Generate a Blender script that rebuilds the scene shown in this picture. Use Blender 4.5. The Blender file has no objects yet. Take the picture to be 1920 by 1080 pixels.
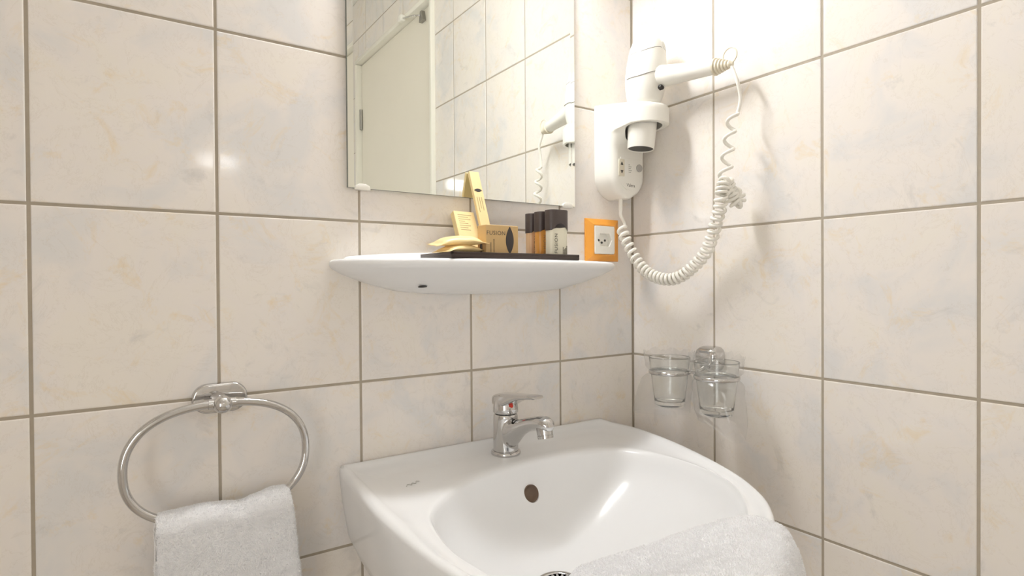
import bpy, bmesh, math, random
import numpy as np
from mathutils import Vector, Matrix, noise
from mathutils.bvhtree import BVHTree

random.seed(7)
np.random.seed(7)
scene = bpy.context.scene
COL = scene.collection
PI = math.pi

# ------------------------------------------------------------------ camera
cam_data = bpy.data.cameras.new('camera')
cam_data.sensor_fit = 'HORIZONTAL'
cam_data.sensor_width = 36.0
cam_data.lens = 1092.36 / 1920 * 36.0
cam_data.clip_start = 0.01
cam = bpy.data.objects.new('camera', cam_data)
COL.objects.link(cam)
_R = Vector((0.827975532, -0.560727017, -0.00645998))
_U = Vector((0.010897982, 0.00457216, 0.99993016))
_F = Vector((0.56065832, 0.827988109, -0.009896429))
cam.matrix_world = Matrix(((_R.x, _U.x, -_F.x, -0.9072966), (_R.y, _U.y, -_F.y, -0.8821605),
                           (_R.z, _U.z, -_F.z, 1.128773), (0, 0, 0, 1)))
scene.camera = cam

# ------------------------------------------------------------------ light and exposure
scene.view_settings.view_transform = 'Standard'
scene.view_settings.look = 'None'
scene.view_settings.gamma = 1.0
scene.view_settings.use_curve_mapping = False
scene.view_settings.exposure = 0.0
world = bpy.data.worlds.new('world')
scene.world = world
world.use_nodes = True
world.node_tree.nodes['Background'].inputs[0].default_value = (1.0, 0.95, 0.88, 1)
world.node_tree.nodes['Background'].inputs[1].default_value = 0.0
MIRROR_LAMP = 88.0     # emission of the tube above the mirror
CEILING_FILL = 0.6     # emission of the fill light added on the ceiling
WALL_LAMP = 9.0       # emission of the small lamp on the opposite wall
WINDOW_FILL = 3.9    # emission of the made-up window, added to fill from the left wall
LAMP_COLOR = (0.97, 0.975, 0.99, 1)
FILL_COLOR = (0.95, 0.975, 1.0, 1)
scene.cycles.use_denoising = True
scene.cycles.max_bounces = 14
scene.cycles.diffuse_bounces = 7
scene.cycles.transparent_max_bounces = 16
scene.cycles.caustics_reflective = True
scene.cycles.sample_clamp_indirect = 6.0


# ------------------------------------------------------------------ materials
def new_mat(name):
    m = bpy.data.materials.new(name)
    m.use_nodes = True
    nt = m.node_tree
    return m, nt, nt.nodes['Principled BSDF']


def lin(c):
    return tuple((v / 12.92 if v <= 0.04045 else ((v + 0.055) / 1.055) ** 2.4) for v in c) + (1.0,)


def srgb(r, g, b):
    return lin((r / 255, g / 255, b / 255))


def mat(name, color, rough=0.4, metal=0.0, spec=0.5, coat=0.0, var=0.0, vscale=30.0, bump=0.0, bscale=200.0):
    m, nt, p = new_mat(name)
    p.inputs['Base Color'].default_value = color
    p.inputs['Roughness'].default_value = rough
    p.inputs['Metallic'].default_value = metal
    p.inputs['Specular IOR Level'].default_value = spec
    p.inputs['Coat Weight'].default_value = coat
    N = nt.nodes
    tc = N.new('ShaderNodeTexCoord')
    if var > 0:
        nz = N.new('ShaderNodeTexNoise')
        nz.inputs['Scale'].default_value = vscale
        nz.inputs['Detail'].default_value = 4
        nt.links.new(tc.outputs['Object'], nz.inputs['Vector'])
        mx = N.new('ShaderNodeMix')
        mx.data_type = 'RGBA'
        mx.inputs['A'].default_value = tuple(c * (1 - var) for c in color[:3]) + (1,)
        mx.inputs['B'].default_value = tuple(min(1, c * (1 + var)) for c in color[:3]) + (1,)
        nt.links.new(nz.outputs['Fac'], mx.inputs['Factor'])
        nt.links.new(mx.outputs['Result'], p.inputs['Base Color'])
    if bump > 0:
        nb = N.new('ShaderNodeTexNoise')
        nb.inputs['Scale'].default_value = bscale
        nb.inputs['Detail'].default_value = 3
        nt.links.new(tc.outputs['Object'], nb.inputs['Vector'])
        bp = N.new('ShaderNodeBump')
        bp.inputs['Strength'].default_value = bump
        bp.inputs['Distance'].default_value = 0.001
        nt.links.new(nb.outputs['Fac'], bp.inputs['Height'])
        nt.links.new(bp.outputs['Normal'], p.inputs['Normal'])
    return m


def tile_material():
    m, nt, p = new_mat('marbled_tile')
    N, L = nt.nodes, nt.links
    tc = N.new('ShaderNodeTexCoord')
    at = N.new('ShaderNodeAttribute')
    at.attribute_name = 'tile'
    off = N.new('ShaderNodeVectorMath')
    off.operation = 'MULTIPLY_ADD'
    off.inputs[1].default_value = (9, 9, 9)
    L.new(at.outputs['Vector'], off.inputs[0])
    L.new(tc.outputs['Object'], off.inputs[2])

    def nz(scale, detail, rough, dist=0.0):
        n = N.new('ShaderNodeTexNoise')
        n.inputs['Scale'].default_value = scale
        n.inputs['Detail'].default_value = detail
        n.inputs['Roughness'].default_value = rough
        n.inputs['Distortion'].default_value = dist
        L.new(off.outputs['Vector'], n.inputs['Vector'])
        return n.outputs['Fac']

    def ramp(src, stops):
        r = N.new('ShaderNodeValToRGB')
        while len(r.color_ramp.elements) < len(stops):
            r.color_ramp.elements.new(0.5)
        for e, (pos, col) in zip(r.color_ramp.elements, stops):
            e.position = pos
            e.color = col if len(col) == 4 else col + (1,)
        L.new(src, r.inputs['Fac'])
        return r.outputs['Color']

    def mix(fac, a, b, blend='MIX'):
        x = N.new('ShaderNodeMix')
        x.data_type = 'RGBA'
        x.blend_type = blend
        if isinstance(fac, float):
            x.inputs['Factor'].default_value = fac
        else:
            L.new(fac, x.inputs['Factor'])
        for k, v in (('A', a), ('B', b)):
            if isinstance(v, tuple):
                x.inputs[k].default_value = v
            else:
                L.new(v, x.inputs[k])
        return x.outputs['Result']

    clouds = ramp(nz(9, 4, 0.55, 0.6), [(0.36, srgb(226, 224, 222)), (0.5, srgb(236, 230, 224)), (0.64, srgb(237, 231, 222))])
    ochre = ramp(nz(17, 7, 0.72, 1.0), [(0.56, (0, 0, 0)), (0.72, (0.62, 0.62, 0.62))])
    c = mix(ochre, clouds, srgb(232, 212, 176))
    grey = ramp(nz(13, 6, 0.66, 1.4), [(0.60, (0, 0, 0)), (0.76, (0.5, 0.5, 0.5))])
    c = mix(grey, c, srgb(196, 194, 190))
    vein = ramp(nz(20, 6, 0.7, 0.8), [(0.488, (0, 0, 0)), (0.5, (0.16, 0.16, 0.16)), (0.512, (0, 0, 0))])
    c = mix(vein, c, srgb(190, 176, 154))
    L.new(c, p.inputs['Base Color'])
    p.inputs['Roughness'].default_value = 0.07
    p.inputs['Specular IOR Level'].default_value = 0.5
    bp = N.new('ShaderNodeBump')
    bp.inputs['Strength'].default_value = 0.06
    bp.inputs['Distance'].default_value = 0.001
    L.new(nz(60, 2, 0.5), bp.inputs['Height'])
    L.new(bp.outputs['Normal'], p.inputs['Normal'])
    return m


M = {}
M['tile'] = tile_material()
M['grout'] = mat('grey_grout', srgb(172, 162, 146), 0.85, var=0.12, vscale=60)
M['ceramic'] = mat('white_glazed_ceramic', srgb(239, 240, 241), 0.18, spec=0.4, var=0.01, vscale=5)
M['white_plastic'] = mat('white_plastic', srgb(238, 236, 228), 0.28, var=0.01, vscale=8)
M['cord'] = mat('white_cord_rubber', srgb(238, 235, 226), 0.38, var=0.02, vscale=40)
M['cream_plastic'] = mat('cream_plastic', srgb(224, 216, 196), 0.4, var=0.02, vscale=40)
M['dark_plastic'] = mat('dark_plastic', srgb(44, 42, 40), 0.35, var=0.08, vscale=40)
M['grey_plastic'] = mat('grey_plastic', srgb(176, 174, 170), 0.35, var=0.04, vscale=40)
M['line_grey'] = mat('seam_grey', srgb(150, 147, 140), 0.5, var=0.04, vscale=40)
M['ink'] = mat('printed_ink', srgb(84, 76, 66), 0.6, var=0.05, vscale=60)
M['light_ink'] = mat('pale_printed_ink', srgb(150, 128, 92), 0.6, var=0.05, vscale=60)
M['chrome'] = mat('polished_chrome', srgb(206, 205, 204), 0.06, metal=1.0, var=0.01, vscale=20)
M['mirror'] = mat('mirror_silver', srgb(244, 247, 243), 0.0, metal=1.0)
M['mirror_edge'] = mat('mirror_glass_edge', srgb(120, 128, 120), 0.2, var=0.05, vscale=40)
M['orange'] = mat('orange_wood_plastic', srgb(236, 162, 66), 0.25, var=0.10, vscale=45)
M['tray'] = mat('dark_brown_tray', srgb(60, 48, 44), 0.3, var=0.06, vscale=40)
M['cap'] = mat('dark_bottle_cap', srgb(80, 70, 68), 0.32, var=0.05, vscale=40)
M['kraft'] = mat('kraft_carton', srgb(212, 180, 128), 0.6, var=0.05, vscale=60, bump=0.1)
M['cream_card'] = mat('cream_carton', srgb(240, 216, 160), 0.55, var=0.04, vscale=60, bump=0.1)
M['sachet'] = mat('cream_wrapper', srgb(244, 218, 160), 0.35, var=0.06, vscale=60, bump=0.25, bscale=150)
M['leaf'] = mat('leaf_emblem_print', srgb(62, 56, 56), 0.5, var=0.05, vscale=60)
M['towel'] = mat('white_terry', srgb(247, 247, 248), 0.95, spec=0.1, var=0.02, vscale=80)
M['door'] = mat('ivory_door_paint', srgb(234, 229, 216), 0.35, var=0.02, vscale=6)
M['frame'] = mat('white_door_frame_paint', srgb(236, 233, 222), 0.3, var=0.01, vscale=6)
M['paint'] = mat('ceiling_paint', srgb(242, 240, 234), 0.8, var=0.02, vscale=6)
M['floor'] = mat('floor_tile', srgb(206, 198, 186), 0.35, var=0.08, vscale=9)
M['red'] = mat('red_enamel', srgb(196, 44, 24), 0.3, var=0.05, vscale=50)
M['liner'] = mat('raw_clay', srgb(120, 100, 84), 0.6, var=0.1, vscale=60)
M['metal_dark'] = mat('brushed_steel', srgb(170, 168, 164), 0.35, metal=1.0, var=0.05, vscale=60)


def glass_mat(name, color, rough=0.0, ior=1.45):
    m, nt, p = new_mat(name)
    p.inputs['Base Color'].default_value = color
    p.inputs['Roughness'].default_value = rough
    p.inputs['IOR'].default_value = ior
    p.inputs['Transmission Weight'].default_value = 1.0
    return m


M['glass'] = glass_mat('clear_glass', (0.97, 0.98, 0.97, 1))


def film_mat():
    m, nt, p = new_mat('clear_plastic_film')
    N, L = nt.nodes, nt.links
    out = N['Material Output']
    N.remove(p)
    tr = N.new('ShaderNodeBsdfTransparent')
    tr.inputs['Color'].default_value = (0.99, 0.99, 0.99, 1)
    gl = N.new('ShaderNodeBsdfGlossy')
    gl.inputs['Roughness'].default_value = 0.16
    df = N.new('ShaderNodeBsdfTranslucent')
    df.inputs['Color'].default_value = (0.95, 0.95, 0.94, 1)
    lw = N.new('ShaderNodeLayerWeight')
    lw.inputs['Blend'].default_value = 0.25
    mp = N.new('ShaderNodeMapRange')
    mp.inputs['To Min'].default_value = 0.05
    mp.inputs['To Max'].default_value = 0.42
    L.new(lw.outputs['Facing'], mp.inputs['Value'])
    m1 = N.new('ShaderNodeMixShader')
    L.new(mp.outputs['Result'], m1.inputs['Fac'])
    L.new(tr.outputs['BSDF'], m1.inputs[1])
    L.new(gl.outputs['BSDF'], m1.inputs[2])
    m2 = N.new('ShaderNodeMixShader')
    m2.inputs['Fac'].default_value = 0.10
    L.new(m1.outputs['Shader'], m2.inputs[1])
    L.new(df.outputs['BSDF'], m2.inputs[2])
    L.new(m2.outputs['Shader'], out.inputs['Surface'])
    return m


M['film'] = film_mat()


def liquid_mat(name, color, rough=0.2, trans=0.35):
    m, nt, p = new_mat(name)
    p.inputs['Base Color'].default_value = color
    p.inputs['Roughness'].default_value = rough
    p.inputs['Transmission Weight'].default_value = trans
    p.inputs['Subsurface Weight'].default_value = 0.0
    return m


M['bottle_white'] = liquid_mat('pale_lotion_bottle', srgb(236, 232, 212), 0.22, 0.0)
M['bottle_orange'] = liquid_mat('amber_gel_bottle', srgb(230, 166, 84), 0.16, 0.0)
M['bottle_peach'] = liquid_mat('peach_gel_bottle', srgb(236, 200, 158), 0.16, 0.0)


def emit_mat(name, color, strength):
    m, nt, p = new_mat(name)
    p.inputs['Base Color'].default_value = (0.9, 0.9, 0.88, 1)
    p.inputs['Emission Color'].default_value = color
    p.inputs['Emission Strength'].default_value = strength
    return m


M['tube_glow'] = emit_mat('frosted_tube_glow', LAMP_COLOR, MIRROR_LAMP)
M['ceiling_fill_glow'] = emit_mat('opal_ceiling_fill', LAMP_COLOR, CEILING_FILL)
M['window_fill_glow'] = emit_mat('fill_window_glow', FILL_COLOR, WINDOW_FILL)
M['wall_glow'] = emit_mat('opal_wall_glow', LAMP_COLOR, WALL_LAMP)


# ------------------------------------------------------------------ object helpers
ORIGIN = {}


def empty(name, loc, label, cat, group=None):
    o = bpy.data.objects.new(name, None)
    o.empty_display_size = 0.02
    COL.objects.link(o)
    o.location = loc
    ORIGIN[o.name] = Vector(loc)
    tag(o, label, cat, group)
    return o


def tag(o, label, cat, group=None):
    o['label'] = label
    o['category'] = cat
    if group:
        o['group'] = group
    return o


def obj(name, bm, material, parent=None, loc=None, smooth=True, sharp=None, label=None):
    """Link a world-space bmesh as one object; parented parts share their thing's origin."""
    me = bpy.data.meshes.new(name)
    org = ORIGIN[parent.name] if parent is not None else Vector(loc if loc else (0, 0, 0))
    if isinstance(bm, bpy.types.Mesh):
        me = bm
        me.transform(Matrix.Translation(-org))
    else:
        bmesh.ops.translate(bm, verts=bm.verts, vec=-org)
        bmesh.ops.recalc_face_normals(bm, faces=bm.faces)
        bm.to_mesh(me)
        bm.free()
    for mm in (material if isinstance(material, (list, tuple)) else [material]):
        me.materials.append(mm)
    if smooth:
        me.polygons.foreach_set('use_smooth', [True] * len(me.polygons))
        if sharp is not None:
            me.set_sharp_from_angle(angle=math.radians(sharp))
    o = bpy.data.objects.new(name, me)
    COL.objects.link(o)
    ORIGIN[o.name] = org
    if parent is not None:
        o.parent = parent
    else:
        o.location = org
    if label:
        o['label'] = label
    return o


def structure(o):
    o['kind'] = 'structure'
    return o


def add_loft(bm, rings, cap=True, closed=True, cap0=None, cap1=None):
    vr = [[bm.verts.new(p) for p in r] for r in rings]
    n = len(vr[0])
    for a, b in zip(vr, vr[1:]):
        for i in range(n if closed else n - 1):
            j = (i + 1) % n
            bm.faces.new((a[i], a[j], b[j], b[i]))
    if cap0 if cap0 is not None else cap:
        bm.faces.new(list(reversed(vr[0])))
    if cap1 if cap1 is not None else cap:
        bm.faces.new(vr[-1])
    return vr


def loft(rings, **k):
    bm = bmesh.new()
    add_loft(bm, rings, **k)
    return bm


def add_tube(bm, pts, r, n=10, closed=False, cap=True):
    pts = [Vector(p) for p in pts]
    m = len(pts)
    rad = r if isinstance(r, (list, tuple)) else [r] * m
    tang = []
    for i in range(m):
        a = pts[(i - 1) % m] if (closed or i > 0) else pts[i]
        b = pts[(i + 1) % m] if (closed or i < m - 1) else pts[i]
        tang.append((b - a).normalized())
    ref = Vector((0, 0, 1)) if abs(tang[0].z) < 0.9 else Vector((1, 0, 0))
    nrm = (ref - tang[0] * ref.dot(tang[0])).normalized()
    rings = []
    for i in range(m):
        nrm = (nrm - tang[i] * nrm.dot(tang[i])).normalized()
        bi = tang[i].cross(nrm)
        rings.append([pts[i] + (nrm * math.cos(2 * PI * k / n) + bi * math.sin(2 * PI * k / n)) * rad[i] for k in range(n)])
    vr = [[bm.verts.new(p) for p in q] for q in rings]
    for i in range(m if closed else m - 1):
        a, b = vr[i], vr[(i + 1) % m]
        for k in range(n):
            j = (k + 1) % n
            bm.faces.new((a[k], a[j], b[j], b[k]))
    if cap and not closed:
        bm.faces.new(list(reversed(vr[0])))
        bm.faces.new(vr[-1])
    return vr


def tube(pts, r, n=10, closed=False):
    bm = bmesh.new()
    add_tube(bm, pts, r, n, closed)
    return bm


def add_lathe(bm, prof, mat4=None, n=48):
    """prof: list of (radius, height) from bottom to top; closed at zero radius ends."""
    mat4 = mat4 or Matrix.Identity(4)
    rows = []
    for r, h in prof:
        if r < 1e-6:
            rows.append([bm.verts.new(mat4 @ Vector((0, 0, h)))])
        else:
            rows.append([bm.verts.new(mat4 @ Vector((r * math.cos(2 * PI * k / n), r * math.sin(2 * PI * k / n), h))) for k in range(n)])
    for a, b in zip(rows, rows[1:]):
        if len(a) == 1 and len(b) == 1:
            continue
        for k in range(n):
            j = (k + 1) % n
            if len(a) == 1:
                bm.faces.new((a[0], b[j], b[k]))
            elif len(b) == 1:
                bm.faces.new((a[k], a[j], b[0]))
            else:
                bm.faces.new((a[k], a[j], b[j], b[k]))


def lathe(prof, mat4=None, n=48):
    bm = bmesh.new()
    add_lathe(bm, prof, mat4, n)
    return bm


def axis_matrix(p0, p1, roll_ref=(0, 0, 1)):
    """Matrix whose z axis runs from p0 to p1."""
    z = (Vector(p1) - Vector(p0)).normalized()
    ref = Vector(roll_ref)
    if abs(z.dot(ref)) > 0.95:
        ref = Vector((1, 0, 0))
    x = (ref - z * ref.dot(z)).normalized()
    y = z.cross(x)
    return Matrix(((x.x, y.x, z.x, p0[0]), (x.y, y.y, z.y, p0[1]), (x.z, y.z, z.z, p0[2]), (0, 0, 0, 1)))


def frame_matrix(o, x, y):
    x = Vector(x).normalized()
    y = Vector(y)
    y = (y - x * y.dot(x)).normalized()
    z = x.cross(y)
    return Matrix(((x.x, y.x, z.x, o[0]), (x.y, y.y, z.y, o[1]), (x.z, y.z, z.z, o[2]), (0, 0, 0, 1)))


def add_box(bm, lo, hi, bevel=0.0, seg=2, mat4=None):
    b2 = bmesh.new()
    bmesh.ops.create_cube(b2, size=1.0)
    c = [(a + b) / 2 for a, b in zip(lo, hi)]
    s = [b - a for a, b in zip(lo, hi)]
    for v in b2.verts:
        v.co = Vector((v.co.x * s[0] + c[0], v.co.y * s[1] + c[1], v.co.z * s[2] + c[2]))
    if bevel > 0:
        bmesh.ops.bevel(b2, geom=list(b2.edges), offset=bevel, segments=seg, profile=0.5, affect='EDGES')
    if mat4 is not None:
        b2.transform(mat4)
    me = bpy.data.meshes.new('tmp')
    b2.to_mesh(me)
    b2.free()
    bm.from_mesh(me)
    bpy.data.meshes.remove(me)


def box(lo, hi, bevel=0.0, seg=2, mat4=None):
    bm = bmesh.new()
    add_box(bm, lo, hi, bevel, seg, mat4)
    return bm


def join(*bms):
    out = bmesh.new()
    for b in bms:
        me = bpy.data.meshes.new('tmp')
        b.to_mesh(me)
        b.free()
        out.from_mesh(me)
        bpy.data.meshes.remove(me)
    return out


def plate(outline, z0, z1, mat4=None, bevel=0.0):
    """Extrude a 2-D outline between z0 and z1 with a small edge rounding on top."""
    pts = [Vector((p[0], p[1], 0)) for p in outline]
    c = sum(pts, Vector()) / len(pts)

    def ring(ins, z):
        q = []
        for p in pts:
            d = p - c
            q.append(Vector((c.x + d.x * max(0, 1 - ins / max(d.length, 1e-6)), c.y + d.y * max(0, 1 - ins / max(d.length, 1e-6)), z)))
        return q
    rings = [ring(0, z0)]
    if bevel > 0:
        for k in range(5):
            a = k / 4 * PI / 2
            rings.append(ring(bevel * (1 - math.cos(a)), z1 - bevel + bevel * math.sin(a)))
    else:
        rings.append(ring(0, z1))
    bm = loft(rings)
    if mat4 is not None:
        bm.transform(mat4)
    return bm


def rrect(w, h, r, n=8, cx=0.0, cy=0.0):
    out = []
    for sx, sy, a0 in ((1, 1, 0), (-1, 1, PI / 2), (-1, -1, PI), (1, -1, 1.5 * PI)):
        for k in range(n + 1):
            a = a0 + k / n * PI / 2
            out.append((cx + sx * (w / 2 - r) + r * math.cos(a), cy + sy * (h / 2 - r) + r * math.sin(a)))
    return out


def lens(w, h, n=14, cx=0.0, cy=0.0):
    """Pointed leaf shape, height h, width w."""
    out = []
    for k in range(n):
        t = -1 + 2 * k / n
        out.append((cx + w / 2 * (1 - t * t), cy + t * h / 2))
    for k in range(n):
        t = 1 - 2 * k / n
        out.append((cx - w / 2 * (1 - t * t), cy + t * h / 2))
    return out


def smoothstep(a, b, x):
    t = min(1, max(0, (x - a) / (b - a)))
    return t * t * (3 - 2 * t)


def catmull(pts, per=10, closed=False):
    pts = [Vector(p) for p in pts]
    n = len(pts)
    out = []
    rng = n if closed else n - 1
    for i in range(rng):
        p1, p2 = pts[i], pts[(i + 1) % n]
        p0 = pts[(i - 1) % n] if closed or i > 0 else p1 * 2 - p2
        p3 = pts[(i + 2) % n] if closed or i < n - 2 else p2 * 2 - p1
        for k in range(per):
            t = k / per
            out.append(0.5 * ((2 * p1) + (p2 - p0) * t + (2 * p0 - 5 * p1 + 4 * p2 - p3) * t * t + (3 * p1 - p0 - 3 * p2 + p3) * t ** 3))
    if not closed:
        out.append(pts[-1])
    return out


def text_bm(body, size, mat4, extrude=0.0001, spacing=1.0, align='CENTER', shear=0.0, rot=0.0):
    cu = bpy.data.curves.new('tmp_text', 'FONT')
    cu.body = body
    cu.size = size
    cu.extrude = extrude
    cu.align_x = align
    cu.align_y = 'CENTER'
    cu.space_character = spacing
    cu.shear = shear
    o = bpy.data.objects.new('tmp_text', cu)
    COL.objects.link(o)
    dg = bpy.context.evaluated_depsgraph_get()
    me = bpy.data.meshes.new_from_object(o.evaluated_get(dg))
    bm = bmesh.new()
    bm.from_mesh(me)
    bpy.data.objects.remove(o)
    bpy.data.curves.remove(cu)
    bpy.data.meshes.remove(me)
    bm.transform(mat4 @ Matrix.Rotation(rot, 4, 'Z'))
    return bm


def boolean_cut(o, cutters):
    """Cut closed bmeshes out of an object for good (no modifier is left behind)."""
    tmp = []
    bpy.context.view_layer.update()
    for bm in cutters:
        me = bpy.data.meshes.new('cut')
        bmesh.ops.recalc_face_normals(bm, faces=bm.faces)
        bm.to_mesh(me)
        bm.free()
        c = bpy.data.objects.new('cut', me)
        COL.objects.link(c)
        md = o.modifiers.new('b', 'BOOLEAN')
        md.operation = 'DIFFERENCE'
        md.solver = 'EXACT'
        md.object = c
        md.use_self = True
        tmp.append((c, me))
    bpy.context.view_layer.update()
    dg = bpy.context.evaluated_depsgraph_get()
    new = bpy.data.meshes.new_from_object(o.evaluated_get(dg))
    o.modifiers.clear()
    old = o.data
    o.data = new
    new.name = old.name
    bpy.data.meshes.remove(old)
    for c, me in tmp:
        bpy.data.objects.remove(c)
        bpy.data.meshes.remove(me)
    new.polygons.foreach_set('use_smooth', [True] * len(new.polygons))


# matrices for lettering/plates that face into the room from the two walls
def on_back(x, y, z):          # local x -> world x, local y -> up, local z -> towards the room (-y)
    return Matrix(((1, 0, 0, x), (0, 0, -1, y), (0, 1, 0, z), (0, 0, 0, 1)))


def on_right(x, y, z):         # on the right wall: local x -> -y, local y -> up, local z -> -x
    return Matrix(((0, 0, -1, x), (-1, 0, 0, y), (0, 1, 0, z), (0, 0, 0, 1)))


# ------------------------------------------------------------------ the room
TW, TH, GR = 0.19885, 0.25, 0.0036
ROWS = [1.225 + TH * k for k in range(-5, 5)]
CEIL = 2.4
X_LEFT, Y_FRONT = -1.75, -1.80
DOOR = (-1.690, -0.935, 0.0, 2.118)      # y0, y1, z0, z1 of the opening in the right wall


def tile_wall(name, to_world, u0, u1, ucuts, hole=None, seed=1):
    """One mesh: pillowed tiles standing 1.2 mm proud of a grout slab 6 cm thick."""
    rnd = random.Random(seed)
    bm = bmesh.new()
    lay = bm.loops.layers.float_color.new('tile')
    us = [u0] + [u for u in ucuts if u0 < u < u1] + [u1]
    zs = [0.0] + [z for z in ROWS if 0.02 < z < CEIL - 0.01] + [CEIL]
    rects = []
    for a, b in zip(us, us[1:]):
        for c, d in zip(zs, zs[1:]):
            seedcol = (rnd.random(), rnd.random(), rnd.random(), 1)
            tilt = (rnd.uniform(-1, 1) * 0.0006, rnd.uniform(-1, 1) * 0.0006)
            pieces = [(a, b, c, d)]
            if hole:
                h0, h1, g0, g1 = hole
                if a < h1 and b > h0 and c < g1 and d > g0:
                    pieces = []
                    if a < h0:
                        pieces.append((a, h0, c, d))
                    if b > h1:
                        pieces.append((h1, b, c, d))
                    if d > g1:
                        pieces.append((max(a, h0), min(b, h1), g1, d))
            for p in pieces:
                if p[1] - p[0] > 0.008 and p[3] - p[2] > 0.008:
                    rects.append((p, seedcol, tilt))
    for (a, b, c, d), sc, tl in rects:
        g = GR / 2
        ma, mc = (a + b) / 2, (c + d) / 2
        rings = []
        for ins, dep in ((0.0, 0.0014), (0.0003, 0.0006), (0.0011, 0.0001), (0.0024, 0.0)):
            q = []
            for u, z in ((a + g + ins, c + g + ins), (b - g - ins, c + g + ins), (b - g - ins, d - g - ins), (a + g + ins, d - g - ins)):
                dd = dep + 0.0002 + (tl[0] * (u - ma) + tl[1] * (z - mc))
                q.append(bm.verts.new(to_world(u, dd, z)))
            rings.append(q)
        fs = []
        for r, s in zip(rings, rings[1:]):
            for k in range(4):
                j = (k + 1) % 4
                fs.append(bm.faces.new((r[k], r[j], s[j], s[k])))
        fs.append(bm.faces.new(rings[-1]))
        for f in fs:
            f.material_index = 0
            for lp in f.loops:
                lp[lay] = sc
    # grout slab, split round the opening
    slabs = [(u0, u1 + 0.03, 0.0, CEIL)]
    if hole:
        h0, h1, g0, g1 = hole
        slabs = [(u0, h0, 0, CEIL), (h1, u1 + 0.0016, 0, CEIL), (h0, h1, g1, CEIL)]
    for a, b, c, d in slabs:
        vs = {}
        for i, u in enumerate((a, b)):
            for j, dep in enumerate((0.0012, 0.06)):
                for k, z in enumerate((c, d)):
                    vs[i, j, k] = bm.verts.new(to_world(u, dep, z))
        for q in (((0, 0, 0), (1, 0, 0), (1, 0, 1), (0, 0, 1)), ((0, 1, 0), (0, 1, 1), (1, 1, 1), (1, 1, 0)),
                  ((0, 0, 0), (0, 0, 1), (0, 1, 1), (0, 1, 0)), ((1, 0, 0), (1, 1, 0), (1, 1, 1), (1, 0, 1)),
                  ((0, 0, 1), (1, 0, 1), (1, 1, 1), (0, 1, 1)), ((0, 0, 0), (0, 1, 0), (1, 1, 0), (1, 0, 0))):
            f = bm.faces.new([vs[k] for k in q])
            f.material_index = 1
    me = bpy.data.meshes.new(name)
    bmesh.ops.recalc_face_normals(bm, faces=bm.faces)
    bm.to_mesh(me)
    bm.free()
    me.materials.append(M['tile'])
    me.materials.append(M['grout'])
    o = bpy.data.objects.new(name, me)
    COL.objects.link(o)
    return structure(o)


tile_wall('wall_back', lambda u, d, z: Vector((u, d, z)), X_LEFT, -0.0004, [-0.1972 - TW * k for k in range(9)][::-1], seed=3)
tile_wall('wall_right', lambda u, d, z: Vector((d, u, z)), Y_FRONT, -0.0004, [-0.2036 - TW * k for k in range(9)][::-1], hole=DOOR, seed=11)
tile_wall('wall_left', lambda u, d, z: Vector((X_LEFT - d, u, z)), Y_FRONT, 0.0, [-0.2036 - TW * k for k in range(9)][::-1], seed=5)
tile_wall('wall_front', lambda u, d, z: Vector((u, Y_FRONT - d, z)), X_LEFT, 0.0, [-0.1972 - TW * k for k in range(9)][::-1], seed=6)
structure(obj('floor', box((X_LEFT - 0.06, Y_FRONT - 0.06, -0.06), (0.06, 0.06, 0.0)), M['floor'], smooth=False))
structure(obj('ceiling', box((X_LEFT - 0.06, Y_FRONT - 0.06, CEIL), (0.06, 0.06, CEIL + 0.06)), M['paint'], smooth=False))

# door seen in the mirror, in the right wall behind the camera
y0, y1, _, z1 = DOOR
door = structure(obj('door_1', box((0.010, y0 + 0.014, 0.006), (0.048, y1 - 0.014, z1 - 0.014), 0.002), M['door'], loc=(0.03, (y0 + y1) / 2, 0), smooth=False))
bm = bmesh.new()
for z in (0.25, 1.05, 1.86):
    add_tube(bm, [(0.004, y0 + 0.018, z - 0.045), (0.004, y0 + 0.018, z + 0.045)], 0.0065, 12)
obj('hinge', bm, M['metal_dark'], door, sharp=40)
bm = bmesh.new()
add_box(bm, (-0.016, y0 - 0.006, 0.0), (0.055, y0 + 0.012, z1 - 0.0125), 0.003)
add_box(bm, (-0.016, y1 - 0.012, 0.0), (0.055, y1 + 0.004, z1 - 0.0125), 0.003)
add_box(bm, (-0.016, y0 - 0.006, z1 - 0.012), (0.055, y1 + 0.004, z1 + 0.006), 0.003)
structure(obj('trim_1', bm, M['frame'], loc=(0, (y0 + y1) / 2, 0), sharp=35))
structure(obj('trim_2', box((0.05, y0, 0), (0.06, y1, z1)), M['frame'], loc=(0.055, (y0 + y1) / 2, 0), smooth=False))

dc = empty('door_closer', (-0.016, -1.15, 2.09), 'small white box with a chrome rod on the door frame, seen in the mirror', 'door closer')
obj('closer_box', box((-0.036, -1.163, 2.094), (-0.0163, -1.135, 2.118), 0.005, 3), M['white_plastic'], dc)
obj('rod', tube([(-0.026, -1.136, 2.104), (-0.020, -1.060, 2.086), (-0.004, -1.036, 2.082)], 0.0024, 10), M['chrome'], dc)
bm = plate([(-0.016, -0.018), (0.016, -0.018), (0.006, 0.018), (-0.006, 0.018)], -0.010, 0.003, on_right(-0.001, -1.032, 2.078))
obj('bracket', bm, M['metal_dark'], dc, smooth=False)

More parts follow.
